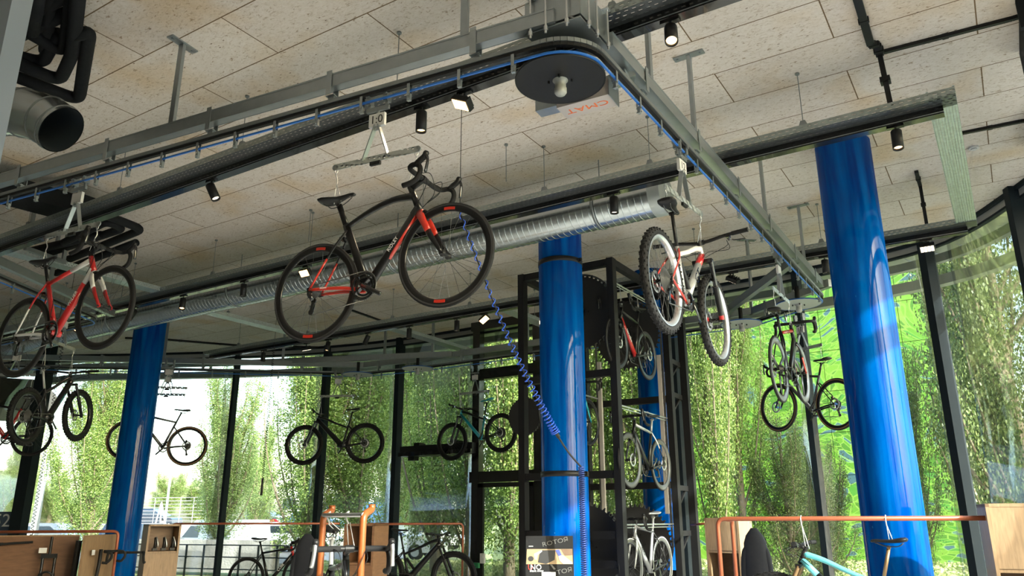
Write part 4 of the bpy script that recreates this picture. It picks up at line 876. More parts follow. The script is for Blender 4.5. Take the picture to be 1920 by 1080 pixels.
def hung(lab, pos, yaw, pitch, hlab, no, **kw):
    b, w = bike(lab, pos, yaw, pitch, **kw); d = np.array([math.cos(math.radians(yaw)), math.sin(math.radians(yaw))])
    m = (w['saddle']+w['stem'])/2; hanger((m[0], m[1]), d, hlab, no, hf=w['stem'], hb=w['saddle']-[0, 0, .02]); return b
b1_ = hung('black road bicycle with red fork, largest, hanging in the centre', (-3.24, 3.53, 3.10), 7.5, 7.0, 'steel hanger with plate 1:0 above the black and red road bicycle', '1:0', hi='arch',
     C=dict(f=CARB, fork=ORED, fork2=CARB, stay=CARB, sts0=CARB, sts1=ORED, chs=ORED, rim=CARB, rimacc=ORED, belly=ORED, ring=BLKG, crank=-35, wall=RUBG, top=CARB), word=('RIDLEY', .034, TXTR))
text('lettering', 'NOAH', .017, TXTR, [c for c in b1_.children if c.name.startswith('frame')][0], frameM((-.375, -.0715, -.018), (1, 0, -.17), (.17, 0, 1)), .0006)
hung('red and white road bicycle hanging at the left', (-6.26, 3.18, 3.12), 6.0, 8.0, 'steel hanger holding the red and white road bicycle', '',
     C=dict(f=RED, top=RED, top2=WHT, dt2=WHT, head=RED, fork=WHT, fork2=RED, stay=RED, sts0=RED, sts1=WHT, chs=WHT, rim=CARB, cage=BLK, wall=RUB, crank=-60), word=('WILIER', .045, TXTR))
hung('dark electric mountain bicycle with fat tyres hanging below the red bicycle at the left', (-10.85, 5.6, 2.96), 122, 8, 'steel hanger above the dark electric mountain bicycle at the left', '', kind='emtb', wb=1.18, rt=.365, word=('MERIDA', .045, mat('dark_teal_lettering', (.05, .3, .35), .4, 0, .1, 9)),
     C=dict(f=CARB, post=SILV))
hung('gravel bicycle seen as a dark outline, partly behind the left blue column', (-12.85, 8.5, 2.93), 222, 5.5, 'steel hanger above the gravel bicycle behind the left blue column', '', kind='gravel', wb=1.03, rt=.35, C=dict(f=GRY, top=GRY, fork=CARB, stay=GRY, wall=mat('tan_sidewall', (.25, .14, .07), .6, 0, .1, 20)), discs=True)
hung('black electric mountain bicycle hanging in front of the glass, left of centre', (-10.95, 10.95, 3.0), 206, -1, 'pale steel hanger in front of the mullion above the black electric mountain bicycle', '', kind='emtb', wb=1.2, rt=.38, C=dict(f=CARB, stay=CARB))
hung('teal and black mountain bicycle hanging left of the entrance portal', (-8.42, 12.05, 3.08), 179, -5, 'steel hanger above the teal and black mountain bicycle', '', kind='mtb', wb=1.12, rt=.355, C=dict(f=TEAL, top=CARB, stay=CARB, saddle=TEAL))
b8, w8 = bike('white mountain bicycle with red rear triangle and knobbly tyres, hanging right of centre', (-1.86, 5.44, 3.155), 91.0, -1.5, kind='mtb', wb=1.16, rt=.37, steer=0, hi='full', word=('GT', .11, BLKG),
     C=dict(f=SILV, top=WHT, stay=ORED, sts0=ORED, sts1=ORED, chs=ORED, dt2=RED, rim=ALU, post=BLK, forktip=RED, wall=RUB))
hanger((-1.82, 5.33), (0.06, 1), 'steel hanger seen nearly end-on above the white and red mountain bicycle', '12', hf=w8['stem'], hb=w8['saddle'])
hung('dark road bicycle with orange accents and deep rims, hanging seen from behind', (-1.86, 8.45, 3.10), 89.6, 6.5, 'steel hanger seen end-on above the dark road bicycle with deep rims', '', kind='road', discs=True, ws='tri',
     C=dict(f=CARB, top=ORED, fork2=ORED, rim=GRY, rimd=.05, wall=RUBG))
hung('black gravel bicycle with brown tyre walls, partly behind the right blue column', (-2.35, 11.42, 3.12), 150, 4.5, 'steel hanger with number 17 above the gravel bicycle at the right', '17', kind='gravel', wb=1.03, rt=.35, C=dict(f=GRY, top=CARB, fork=CARB, hub=BLUEC, wall=mat('tan_sidewall', (.25, .14, .07), .6, 0, .1, 20)), discs=True)
q = dep(2, 812, 12.6); hung('red and dark road bicycle cut by the left edge of the picture', q, 215, 4, 'steel hanger above the bicycle at the left edge', '', C=dict(f=RED, top=CARB))
# empty hangers
for (x, y), lab in (((310, 700), 'empty steel hanger right of the left blue column'),):
    p = atz(x, y, ZR-.12); k = min(range(len(loop)), key=lambda i: np.linalg.norm(loop[i]-p[:2])); 
    if x < 400: a, b, d = BT[4]
    else: a, b, d = BT[2]
    t = (p[:2]-a)@d; c = a+d*t; hanger(tuple(c), d, lab, '')
# ================================================================ BLUE COIL HOSE
def coil(P0, P1, r, turns, m, rr, sag=0, dens=None):
    P0 = np.array(P0, float); P1 = np.array(P1, float); t = nrm(P1-P0); a = nrm(np.cross(t, (0, 1, 0.01))); b = np.cross(t, a); n = int(turns*12); out = []
    for i in range(n+1):
        u = i/n; uu = u if dens is None else dens(u); c = P0+(P1-P0)*uu-np.array([0, 0, sag*math.sin(math.pi*uu)]); w = 2*math.pi*turns*u; r_ = r if rr is None else r*(1+rr*u); out.append(c+r_*(a*math.cos(w)+b*math.sin(w)))
    return out
o = thing('coil_hose', 'bright blue coiled air hose hanging diagonally in front of the middle blue column', 'hose', dep(1042, 812, 6.6))
p0, p1 = dep(862, 398, 6.4), dep(1042, 812, 6.6)
mb = MB(mat('blue_hose_plastic', (.03, .12, .75), .35, 0, .1, 30)); mb.tube(coil(p0, p1, .015, 36, None, 1.3, .12, lambda u: 1-(1-u)**1.45), .0048, 6); mb.build('hose_coil', o)
mb = MB(BLK); P = [p0+(p1-p0)*t-np.array([0, 0, .12*math.sin(math.pi*t)]) for t in np.linspace(0, 1, 20)]; mb.tube(P, .006, 6); mb.cyl(p0, (p0[0], p0[1], H-.01), .003, 6); mb.build('support_cable', o)
mb = MB(BLK); e = dep(1090, 876, 6.7); mb.tube(smoothline([p1, p1+(e-p1)*.5-np.array([0, 0, .02]), e], 6), .009, 6); mb.cyl(p1-(p1-p0)*.01, p1+(e-p1)*.12, .016, 10); mb.build('hose_end', o)
o = thing('hanging_coil_cable', 'dark coiled cable hanging straight down along the right side of the middle blue column', 'cable', dep(1096, 1079, 6.7))
a = dep(1088, 640, 7.6); a = np.array([e[0], e[1], e[2]]); b = a-np.array([0, 0, 1.6]); mb = MB(mat('dark_blue_cable', (.01, .03, .16), .4, 0, .2, 30)); mb.tube(coil(a, b, .022, 90, None, None), .006, 6); mb.build('cable_coil', o)
for k, (x, y0, y1, d_, lab) in enumerate(((127-5, 620, 1000, 12, 0), (514, 650, 900, 14.5, 1))):
    lab = ('thin coiled cable hanging beside the dark facade post at the left', 'thin dark coiled cable hanging in front of the white sky, left of centre')[k]
    p = dep(x, y0, d_); qz = dep(x, y1, d_)[2]; pz = np.array([p[0], p[1], H]); pe = np.array([p[0], p[1], qz]); mb = MB(BLK); mb.tube(coil((p[0], p[1], p[2]), pe, .018, 60, None, None), .005, 5); mb.cyl((p[0], p[1], p[2]), pz, .004, 6); mb.cyl(pe-np.array([0, 0, .3]), pe, .02, 8); tag(mb.build('coiled_cable'), lab, 'cable')
# ================================================================ SPROCKET TOWER
TBLK = mat('black_tower_paint', (.010, .010, .011), .6, 0, .15, 10, spec=.25)
XL, XR_, YF, YB = -5.36, -4.02, 8.75, 10.58
tw_ = thing('display_tower', 'tall black steel tower with giant toothed sprockets and chains that carry bicycles', 'display tower', ((XL+XR_)/2, (YF+YB)/2, 0))
TH = 4.84
for x in (XL, XR_):
    for y in (YF, YB): mb = MB(TBLK); mb.box((x, y, TH/2), (.09, .11, TH)); mb.box((x, y, .01), (.2, .2, .02)); mb.build('tower_post', tw_)
def tz(y_, Y=YF, x_=1130): return atY(x_, y_, Y)[2]
for z in (TH-.05, tz(700), tz(890), tz(1003), tz(1058)):
    for y in (YF, ): mb = MB(TBLK); mb.box(((XL+XR_)/2, y, z), (XR_-XL, .08, .09)); [mb.cyl((x+s*.07, y-.05, z+q*.03), (x+s*.07, y-.035, z+q*.03), .01, 8) for x, s in ((XL, 1), (XR_, -1)) for q in (-1, 1)]; mb.build('cross_beam', tw_)
for z in (TH-.05, atY(1240, 749, YB)[2], atY(1240, 910, YB)[2], .9): mb = MB(TBLK); mb.box(((XL+XR_)/2, YB, z), (XR_-XL, .08, .09)); mb.build('cross_beam', tw_)
for z in (TH-.05, .5):
    for x in (XL, XR_): mb = MB(TBLK); mb.box((x, (YF+YB)/2, z), (.08, YB-YF, .09)); mb.build('side_beam', tw_)
for z in (atX(1275, 685, XR_)[2], atX(1275, 745, XR_)[2], atX(1275, 915, XR_)[2], atX(1280, 1000, XR_)[2]):
    mb = MB(TBLK); mb.bar((XR_, YB, z), (XR_-.02, YB+.55, z), .06, .07); mb.bar((XR_, YB+.1, z-.22), (XR_-.02, YB+.45, z), .03, .03); mb.build('wall_bracket', tw_)
mb = MB(TBLK); mb.bar((XR_+.05, YB+.5, 0), (XR_+.05, YB+.5, TH-.3), .1, .1, up=(0, 1, 0)); mb.build('tower_post', tw_)
SPR = mat('matt_black_sprocket', (.016, .016, .017), .6, 0, .25, 6); XC = -4.57; RS = .52
def sprocket(y, z, n=46):
    pts = []
    for q in range(n):
        for dt, rr in ((0, RS-.03), (.28, RS-.028), (.46, RS+.012), (.60, RS+.012), (.78, RS-.028)): t = (q+dt)*2*math.pi/n; pts.append((rr*math.cos(t), rr*math.sin(t)))
    c = (XC, y, z); mb = MB(SPR); mb.prism(pts, c, (1, 0, 0), (0, 0, 1), .018); s = mb.build('sprocket', tw_)
    mb = MB(TBLK); mb.cyl((XC, y-.05, z), (XC, y+.05, z), .09, 24); [mb.cyl((XC+.14*math.cos(t), y-.02, z+.14*math.sin(t)), (XC+.14*math.cos(t), y+.02, z+.14*math.sin(t)), .012, 8) for t in np.arange(6)*math.pi/3]; mb.build('sprocket_hub', s)
ZU, ZL = 4.22, 1.28
for y in (8.90, 10.42):
    for z in (ZU, ZL): sprocket(y, z)
for z in (ZU, ZL): mb = MB(TBLK); mb.cyl((XC, 8.8, z), (XC, 10.5, z), .035, 16); mb.build('drive_shaft', tw_)
for y in (8.90, 10.42):
    mb = MB(CHN); path = []
    for s in (1, -1):
        zs = np.arange(ZL, ZU, .05) if s > 0 else np.arange(ZU, ZL, -.05)
        path += [np.array([XC+s*RS, y, z]) for z in zs]
        cc_ = ZU if s > 0 else ZL; path += [np.array([XC+RS*math.cos(t), y, cc_+RS*math.sin(t)]) for t in (np.linspace(0, math.pi, 32) if s > 0 else np.linspace(math.pi, 2*math.pi, 32))]
    for q in range(len(path)):
        a, b = path[q], path[(q+1) % len(path)]; c = (a+b)/2; t = nrm(b-a); R = np.stack([t, [0, 1, 0], np.cross(t, [0, 1, 0])], 1); yo = .012 if q % 2 else .007
        for s in (-1, 1): mb.box(c+[0, s*yo, 0], (.052, .003, .024), R)
        mb.cyl(a-[0, .012, 0], a+[0, .012, 0], .009, 6)
    mb.build('drive_chain', tw_)
GD = mat('pale_chain_guide', (.50, .47, .44), .5, .1, .05, 5)
for s, y in ((1, 8.90), (1, 10.42), (-1, 8.90), (-1, 10.42)):
    mb = MB(GD); mb.box((XC+s*(RS-.045), y, (ZU+ZL)/2+.02), (.055, .04, ZU-ZL-.75)); mb.build('chain_guide', tw_)
ZB = []
for (x_, y_, s) in ((1165, 758, 1), (1170, 984, 1), (1160, 592, 1)):
    z = atX(x_, y_, XC+RS)[2]; z = 4.56 if y_ == 592 else atY(x_, y_, 8.85)[2]; ZB.append(z)
    mb = MB(ALU); mb.cyl((XC+s*RS, 8.85, z), (XC+s*RS, 10.47, z), .011, 12); mb.cyl((XC+s*RS, 8.85, z-.035), (XC+s*RS, 10.47, z-.035), .007, 10); mb.build('carrier_bar', tw_)
for z in (3.32, 2.2): mb = MB(ALU); mb.cyl((XC-RS, 8.85, z), (XC-RS, 10.47, z), .011, 12); mb.build('carrier_bar', tw_)
for z in (4.84, ): pass
def tbike(lab, pos, yaw, zb, **kw):
    b, w = bike(lab, pos, yaw, 0, **kw)
    o = thing('bicycle_straps', 'steel hook straps holding the '+lab.split(' hanging')[0].split(' in the')[0], 'straps', (pos[0], pos[1], zb))
    for k in ('saddle', 'stem'):
        t = w[k]; p = np.array([XC+(RS if pos[0] > -4.6 else -RS), t[1], zb]); mb = MB(ALU); mb.tube([p+[.02, 0, .0], p+[0, 0, .02], p-[.02, 0, 0], p-[.01, 0, .05]], .004, 6); mb.tube([p-[.01, .01, .05], t-[0, .02, 0]], .003, 5); mb.tube([p-[.01, -.01, .05], t+[0, .02, 0]], .003, 5); mb.build('hook', o)
tbike('red and black road bicycle hanging high in the tower', (-4.05, 9.38, 3.76), 270.5, ZB[2], discs=True, word=('cerv\u00e9lo', .07, TXTR), C=dict(f=CARB, dt=RED, top=CARB, stay=CARB, rimd=.04, wall=RUBG))
tbike('grey and white road bicycle hanging in the middle of the tower', (-3.99, 9.50, 2.30), 269.6, ZB[0], discs=True, C=dict(f=CARB, top=SILV, post=SILV, rimd=.045, wall=RUBG, rim=GRY, sts0=WHT, stay=CARB))
tbike('silver white-wheeled road bicycle at the bottom of the tower', (-4.05, 9.52, 1.06), 270, ZB[1], word=('RIDLEY', .05, BLK), C=dict(f=SILV, top=GRY, fork=SILV, post=SILV, rim=GRY, wall=WHT, rimd=.04, saddle=SILV, acc=RED, stay=CARB))
tbike('teal road bicycle hanging at the back left of the tower', (XC-RS, 9.55, atX(1104, 792, XC-RS)[2]), 88, 3.32, discs=True, C=dict(f=TEAL, top=TEAL, stay=TEAL, fork=TEAL))
# giant round black gear cover left of the tower
p = atY(984, 781, 9.6); o = thing('round_gear_disc', 'large black toothed disc left of the tower, behind the middle column', 'disc', p)
mb = MB(SPR); pts = []
for q in range(40):
    for dt, rr in ((0, .235), (.5, .25)): t = (q+dt)*2*math.pi/40; pts.append((rr*math.cos(t)*1.12, rr*math.sin(t)*1.12))
mb.prism(pts, p, (1, 0, 0), (0, 0, 1), .02); mb.build('disc_plate', o); mb = MB(BLKG); mb.cyl(p-[0, .03, 0], p+[0, .1, 0], .05, 20); mb.bar(p+[0, .06, 0], (XL, p[1]+.06, p[2]), .04, .05); mb.build('disc_hub', o)
# ================================================================ SHOP FLOOR DISPLAYS
OAK = M_wood('light_oak_board', (.36, .24, .14), (9, 9, 1.2)); OAKD = M_wood('brown_oak_board_shaded', (.15, .075, .04), (1.2, 1.2, 6)); OAKM = M_wood('mid_oak_board_shaded', (.26, .165, .095), (9, 9, 1.2)); OAKI = M_wood('dark_oak_inside', (.16, .09, .05), (1, 1, 5))  # brown and mid oak include the left displays' shade in their colour
def rail(lab, P, r=.017, m=COPPER, feet=False, name='display_rail'):
    mb = MB(m); mb.tube(rounded(P, .07), r, 12); return tag(mb.build(name), lab, 'rail')
def wf(p, q):  # horizontal unit frame from two points
    d = nrm(np.array([q[0]-p[0], q[1]-p[1], 0])); return d, np.array([-d[1], d[0], 0])
# left boards
a, b = dep(-70, 1004, 9.4), dep(222, 1002, 9.9); rail('copper rail along the top of the left display boards', [(a[0], a[1], 1.475), (b[0], b[1], 1.475), (b[0], b[1], 0)], .018)
def board(lab, p, q, ztop, th=.03, m=OAKD, z0=0.02):
    d, n = wf(p, q); o = thing('display_board', lab, 'board', ((p[0]+q[0])/2, (p[1]+q[1])/2, 0), group=None)
    L_ = np.linalg.norm(np.array(q[:2])-np.array(p[:2])); c = np.array([(p[0]+q[0])/2, (p[1]+q[1])/2, 0]); mb = MB(m); mb.box(c+[0, 0, (ztop+z0)/2], (L_, th, ztop-z0), np.stack([d, n, [0, 0, 1]], 1)); mb.build('panel', o)
    mb = MB(OAKM); mb.box(c+[0, 0, ztop+.008], (L_, th+.006, .016), np.stack([d, n, [0, 0, 1]], 1)); mb.box(c+[0, 0, .01], (L_, .3, .02), np.stack([d, n, [0, 0, 1]], 1)); mb.build('edge', o); return d, -n
p1_, p2_ = dep(-70, 1010, 9.3), dep(149, 1010, 9.7); d1_, n1_ = board('brown wooden display board at the far left with a fork mounted', p1_, p2_, 1.42)
p3_, p4_ = dep(158, 1010, 9.3), dep(217, 1009, 10.2); d2_, n2_ = board('lighter wooden display board beside the left blue column with handlebar mounted', p3_, p4_, 1.42, m=OAKM)
def fork_thing(lab, c, d, n, sc=1.):
    o = thing('bicycle_fork', lab, 'fork', c); mb = MB(BLK); c = np.array(c); up = np.array([0, 0, 1.])
    mb.cyl(c+up*.0, c+up*.22, .016, 12); mb.box(c, (.17, .04, .05), np.stack([d, n, up], 1)); mb.build('steerer', o)
    for s in (-1, 1):
        mb = MB(BLKG); a = c+d*s*.065; mb.cyl(a, a-up*.2, .017, 12); mb.use(BLK); mb.cyl(a-up*.2, a-up*.5, .024, 12); mb.build('fork_leg', o)
    mb = MB(BLK); mb.tube(smoothline([c-d*.065-up*.25, c-d*.05-up*.2+n*.02, c-up*.18+n*.03, c+d*.05-up*.2+n*.02, c+d*.065-up*.25], 4), .012, 8); mb.build('fork_arch', o)
def bars_thing(lab, c, d, n, drop=True):
    o = thing('handlebar', lab, 'handlebar', c); c = np.array(c); up = np.array([0, 0, 1.]); mb = MB(BLK); mb.cyl(c-n*.08, c, .018, 12); mb.build('stem', o); mb = MB(TAPE)
    if drop:
        for s in (-1, 1): mb.tube(smoothline([c, c+d*s*.17, c+d*s*.2+n*.03, c+d*s*.205+n*.09-up*.02, c+d*s*.21+n*.095-up*.07, c+d*s*.215+n*.05-up*.12, c+d*s*.22-up*.12], 4), .015, 10)
    else: mb.tube(smoothline([c-d*.34+up*.02, c-d*.15+up*.01, c, c+d*.15+up*.01, c+d*.34+up*.02], 4), .014, 10)
    mb.build('bar', o)
fork_thing('black suspension fork mounted on the brown board at the far left', dep(94, 1042, 9.45)+n1_*.05, d1_, n1_)
bars_thing('flat black handlebar at the left edge on the brown board', dep(4, 1020, 9.4)+n1_*.09, d1_, n1_, False)
bars_thing('black drop handlebar mounted on the lighter board', dep(192, 1034, 9.55)+n2_*.1, d2_, n2_)
bars_thing('black drop handlebar in front of the left blue column', dep(238, 1036, 9.9), d1_, n1_)
mb = MB(BLK); c = dep(184, 1072, 9.5); mb.tube(smoothline([c+[0, 0, .26], c+[-.01, 0, .05], c+[-.07, 0, -.3]], 5), .022, 10); tag(mb.build('seatpost'), 'black seatpost leaning on the lighter board', 'seatpost')
mb = MB(BLK); c = dep(146, 1030, 9.35); mb.bar(c+[0, 0, .1], c+[-.03, 0, -.7], .05, .05, up=(0, 1, 0)); tag(mb.build('bicycle_pump'), 'black upright pump at the right end of the brown board', 'pump')
for (x, y, lab, dd, nn) in ((81, 1032, 'small white price card beside the mounted fork', d1_, n1_), (9, 1030, 'small white price card under the flat handlebar', d1_, n1_), (172, 1036, 'white price card beside the drop handlebar on the lighter board', d2_, n2_)):
    mb = MB(PAPER); c = dep(x, y, 9.42)+nn*.02; mb.box(c, (.085, .004, .06), np.stack([dd, nn, [0, 0, 1]], 1)); tag(mb.build('price_card'), lab, 'card')
def cabinet(lab, c, d, n, w, dp_, h, zo0, zo1, m=OAK, back=True):
    """open-front cabinet: opening between zo0 and zo1; n points to the front"""
    o = thing('display_cabinet', lab, 'cabinet', (c[0], c[1], 0)); c = np.array([c[0], c[1], 0.]); R = np.stack([d, n, [0, 0, 1]], 1); t = .025
    for s in (-1, 1): mb = MB(m); mb.box(c+d*s*(w/2-t/2)+[0, 0, h/2], (t, dp_, h), R); mb.build('side_panel', o)
    mb = MB(m); mb.box(c+[0, 0, h-t/2], (w, dp_, t), R); mb.build('top_panel', o)
    mb = MB(OAKI); mb.box(c-n*(dp_/2-.01)+[0, 0, h/2], (w-.04, .015, h-.04), R); mb.build('back_panel', o)
    for z in (zo0, zo1):
        if z < h-.05: mb = MB(m); mb.box(c+[0, 0, z], (w-2*t, dp_-.02, t), R); mb.build('shelf', o)
    if zo0 > .2: mb = MB(m); mb.box(c+n*(dp_/2-.012)+[0, 0, zo0/2], (w-2*t, .018, zo0-.03), R); mb.build('front_panel', o)
    if h-zo1 > .1: mb = MB(m); mb.box(c+n*(dp_/2-.012)+[0, 0, (h+zo1)/2], (w-2*t-.002, .018, h-zo1-.03), R); mb.build('front_panel', o)
    return o
toCam = lambda p: nrm(np.array([-p[0], -p[1], 0]))
def dn(p, skew=0):
    n = toCam(p); a = math.radians(skew); n = np.array([n[0]*math.cos(a)-n[1]*math.sin(a), n[0]*math.sin(a)+n[1]*math.cos(a), 0]); return np.array([-n[1], n[0], 0]), n
p = dep(311, 983, 10.6); h = p[2]; d, n = dn(p, 12); cabinet('tall narrow wooden cabinet with three shift levers, right of the left blue column', p-n*.2, d, n, .42, .36, h, dep(311, 1036, 10.4)[2], h-.02, OAKM)
for k in range(3):
    q = p+d*(.11*(k-1))*-1+n*.02; q = np.array([q[0], q[1], dep(311, 1036, 10.4)[2]+.02])
    mb = MB(BLK); mb.box(q+[0, 0, .02], (.06, .05, .03), np.stack([d, n, [0, 0, 1]], 1)); mb.tube(smoothline([q+[0, 0, .03], q+[0, 0, .1]+n*.02, q+[0, 0, .17]], 3), .02, 8); mb.use(ALU); mb.tube(smoothline([q+[0, 0, .18]+n*.03, q+[0, 0, .11]+n*.05+d*.02, q+[0, 0, .05]+n*.05+d*.03], 3), .008, 6); tag(mb.build('shift_lever'), ('right', 'middle', 'left')[k]+' black shift lever standing on the tall narrow cabinet shelf', 'shift lever', 'shift levers on the cabinet shelf')
p = dep(640+34, 983, 8.6); h = dep(674, 982, 8.6)[2]; d, n = dn(p, -25); cabinet('brown wooden cabinet behind the orange rack', p-n*.2, d, n, .36, .4, h, dep(650, 1012, 8.6)[2]-.25, h-.02, OAKD)
p = dep(1352, 971, 8.8); d, n = dn(p, -22); cabinet('light wooden cabinet under the left end of the long copper rail', p-n*.2, d, n, .40, .42, p[2], dep(1352, 1150, 8.8)[2], dep(1352, 1034, 8.8)[2])
p = dep(1942, 946, 5.8); d, n = dn(p, 10); cabinet('large light wooden cabinet cut by the right edge of the picture', p-n*.25, d, n, .66, .5, p[2]+.01, dep(1942, 1180, 6.0)[2], dep(1942, 1067, 6.0)[2])
# rails
a, b = dep(322, 991, 11.3), dep(636, 992, 10.6); rail('dark copper rail between the narrow cabinet and the orange rack', [(a[0], a[1], 0), (a[0], a[1], 1.56), (b[0], b[1], 1.56)], .014)
a, b = dep(690, 991, 10.8), dep(868, 989, 11.6); rail('copper rail right of the orange rack, bending down at its end', [(a[0], a[1], 1.55), (b[0], b[1], 1.55), (b[0], b[1], 0)], .016)
a, b = dep(1345, 975, 7.0), dep(1868, 969, 5.95); z_ = (a[2]+b[2])/2
rail('long copper rail across the lower right, in front of the right blue column', [(a[0], a[1], 0), (a[0], a[1], z_), (b[0], b[1], z_)], .019); RA, RB = np.array([a[0], a[1], z_]), np.array([b[0], b[1], z_])
c = dep(1372, 975, 7.6); mb = MB(COPPER); mb.tube(rounded([RA+(RB-RA)*.03, c, (c[0], c[1], 0)], .06), .019, 12); tag(mb.build('display_rail'), 'short copper rail leg behind the light wooden cabinet', 'rail')
a, b = dep(1296, 984, 10.6), dep(1322, 982, 10.2); rail('short copper rail between the tower and the light wooden cabinet', [a, b], .014)
# orange rack
o = thing('orange_rack', 'orange tubular rack with a silver top bar at the bottom centre', 'rack', dep(640, 1079, 4.6))
f0, f1 = dep(606, 974, 4.75), dep(682, 957, 4.45); g0, g1 = f0+np.array([-.03, .10, .0]), f1+np.array([-.03, .10, 0]); zz_ = (f0[2]+f1[2])/2; f0[2] = f1[2] = zz_; g0[2] = g1[2] = zz_+.03
for nm, q, g in (('upright', f0, g0), ('upright', f1, g1)):
    mb = MB(ORNG); mb.tube(rounded([(q[0], q[1], 0), q, q+(g-q)*1.0, g+[0, 0, .03]], .04), .02, 14); mb.build(nm, o)
mb = MB(ALU); mb.cyl(f0, f1, .013, 14); mb.build('top_bar', o)
# bikes near the floor
def place(lab, target, key, yaw, pitch=0, **kw):
    b, w = bike(lab, (0, 0, 0), yaw, pitch, **kw); off = np.array(target)-w[key]; b.location = tuple(float(q) for q in off); return b, {k: v+off for k, v in w.items()}
s_w, st_w = dep(617, 996, 5.15), dep(655, 1029, 4.42); yw = math.degrees(math.atan2(st_w[1]-s_w[1], st_w[0]-s_w[0]))
b16, w16 = place('black road bicycle hanging from the orange rack, handlebar towards the camera', st_w, 'bar', yw, -2, kind='road', C=dict(f=CARB, post=SILV, lever=ALU, top=GRY))
o = thing('bicycle_straps', 'white looped straps hanging from the silver bar of the orange rack', 'straps', f0)
for t, tg in ((.15, w16['saddle']), (.62, w16['stem'])):
    q = f0+(f1-f0)*t; mb = MB(PAPER); mb.tube(smoothline([q+[.01, 0, .02], q+[-.02, 0, .0], q+[0, .01, -.05]], 3), .005, 6); mb.tube([q-[0, 0, .05], np.array([tg[0], tg[1]+.02, tg[2]+.02])], .003, 5); mb.tube([q-[-.02, 0, .04], np.array([tg[0]+.05, tg[1]+.02, tg[2]+.02])], .003, 5); mb.build('strap', o)
bike('black and red road bicycle at the lower left, in front of the parked cars', (-10.6, 9.4, .70), 20, 2, kind='road', C=dict(f=CARB, fork=CARB, head=RED, rim=CARB, fork2=CARB), word=('CUBE', .06, TXTR), discs=True)
bike('black full suspension electric mountain bicycle at the bottom, right of the orange rack', dep(783, 1080, 11.6), 12, -1, kind='emtb', wb=1.18, rt=.37, hi='full', C=dict(f=CARB, stay=CARB))
b18, w18 = place('turquoise and black mountain bicycle hanging under the copper rail at the lower right', dep(1668, 1018, 6.3), 'saddle', 180, 1, kind='mtb', wb=1.2, rt=.37, hi='full', C=dict(f=CARB, top=TURQ, dt2=TURQ, stay=TURQ, post=mat('bronze_seatpost', (.30, .19, .10), .35, .6, .1, 20), forktip=mat('bronze_seatpost', (.3, .2, .1), .3, .6), fork=BLKG, stan=mat('bronze_seatpost', (.3, .2, .1), .3, .6)))
o = thing('bicycle_straps', 'white looped straps hanging from the long copper rail at the lower right', 'straps', w18['saddle']+[0, 0, .2])
for k, xp in (('saddle', 1658), ('stem', 1505)):
    t = w18[k]; dR = RB-RA; u = (t[0]-RA[0])/dR[0]; q = RA+dR*u; mb = MB(PAPER); mb.tube([q+[0, .02, .0], q+[0, 0, .024], q-[0, .02, .0], q-[0, .005, .06]], .005, 6); mb.tube([q-[0, 0, .05], t], .0035, 5); mb.tube([q-[.0, 0, .05], t+[.03, .0, 0]], .0035, 5); mb.build('strap', o)
# jackets
def jacket(lab, c, w, h, m):
    o = thing('hanging_jacket', lab, 'jacket', c); mb = MB(m); c = np.array(c); d, n = dn(c); V = []; K = 12; Z = 10
    for i in range(Z+1):
        u = i/Z; ww = w*(.2+.5*min(1, u*7)+.32*u); 
        for q in range(K): t = 2*math.pi*q/K; r = 1+u*(.10*math.sin(3*t+u*3)+.05*math.sin(5*t)); V.append(c+d*ww/2*math.cos(t)*r+n*ww*.28*math.sin(t)*r-np.array([0, 0, h*u]))
    F = [(i*K+q, i*K+(q+1) % K, (i+1)*K+(q+1) % K, (i+1)*K+q) for i in range(Z) for q in range(K)]; mb.add(V, F, True); mb.build('body', o)
    for s in (-1, 1): mb = MB(m); mb.tube(smoothline([c+d*s*w*.25-[0, 0, h*.24], c+d*s*w*.38-[0, 0, h*.4], c+d*s*w*.44-[0, 0, h*.8]], 4), [.03, .035, .04, .04]+[.04]*5, 8); mb.build('sleeve', o); mb = MB(ALU); mb.tube(arc(c+[0, 0, .05], .03, -1, 3.3, 8, d, (0, 0, 1)), .003, 5); mb.build('hanger_hook', o)
NAVY = mat('dark_navy_cloth', (.012, .014, .022), .85, 0, .2, 30)
jacket('dark navy jacket hanging left of the orange rack', dep(577, 1001, 9.5), .34, .8, NAVY)
jacket('dark jacket hanging beside the light wooden cabinet', dep(1413, 990, 8.2), .3, .75, NAVY)
# poster stand
tl, tr = dep(986, 1006, 6.85), dep(1074, 1004, 6.85); pd, pn = wf(tl, tr); pn = -pn; pw = np.linalg.norm((tr-tl)[:2]); pc = (tl+tr)/2; lean = 0.12
upv = nrm(np.array([0, 0, 1.])-pn*lean); pn2 = nrm(np.cross(pd, upv)); 
if pn2@pn < 0: pn2 = -pn2
HPs = 1.35; o = thing('poster_stand', 'black advertising stand with grey lettering and a printed picture, before the middle blue column', 'poster stand', (pc[0], pc[1], 0))
Rp = np.stack([pd, pn2, upv], 1); top = pc; mb = MB(mat('black_printed_board', (.010, .010, .011), .7, 0, .3, 3, spec=.15)); mb.box(top-upv*HPs/2, (pw, .02, HPs), Rp); pb = mb.build('board', o)
mb = MB(BLK); mb.bar(top-upv*HPs*.3-pn2*.02, (pc[0]-pn[0]*.35, pc[1]-pn[1]*.35, 0), .03, .03); mb.box((pc[0]-pn[0]*.1, pc[1]-pn[1]*.1, .01), (.4, .5, .02), np.stack([pd, pn, [0, 0, 1]], 1)); mb.build('foot', o)
def pp(u, v, e=.012): return top+pd*(u-.5)*pw-upv*v+pn2*e   # u across 0..1, v metres below the top
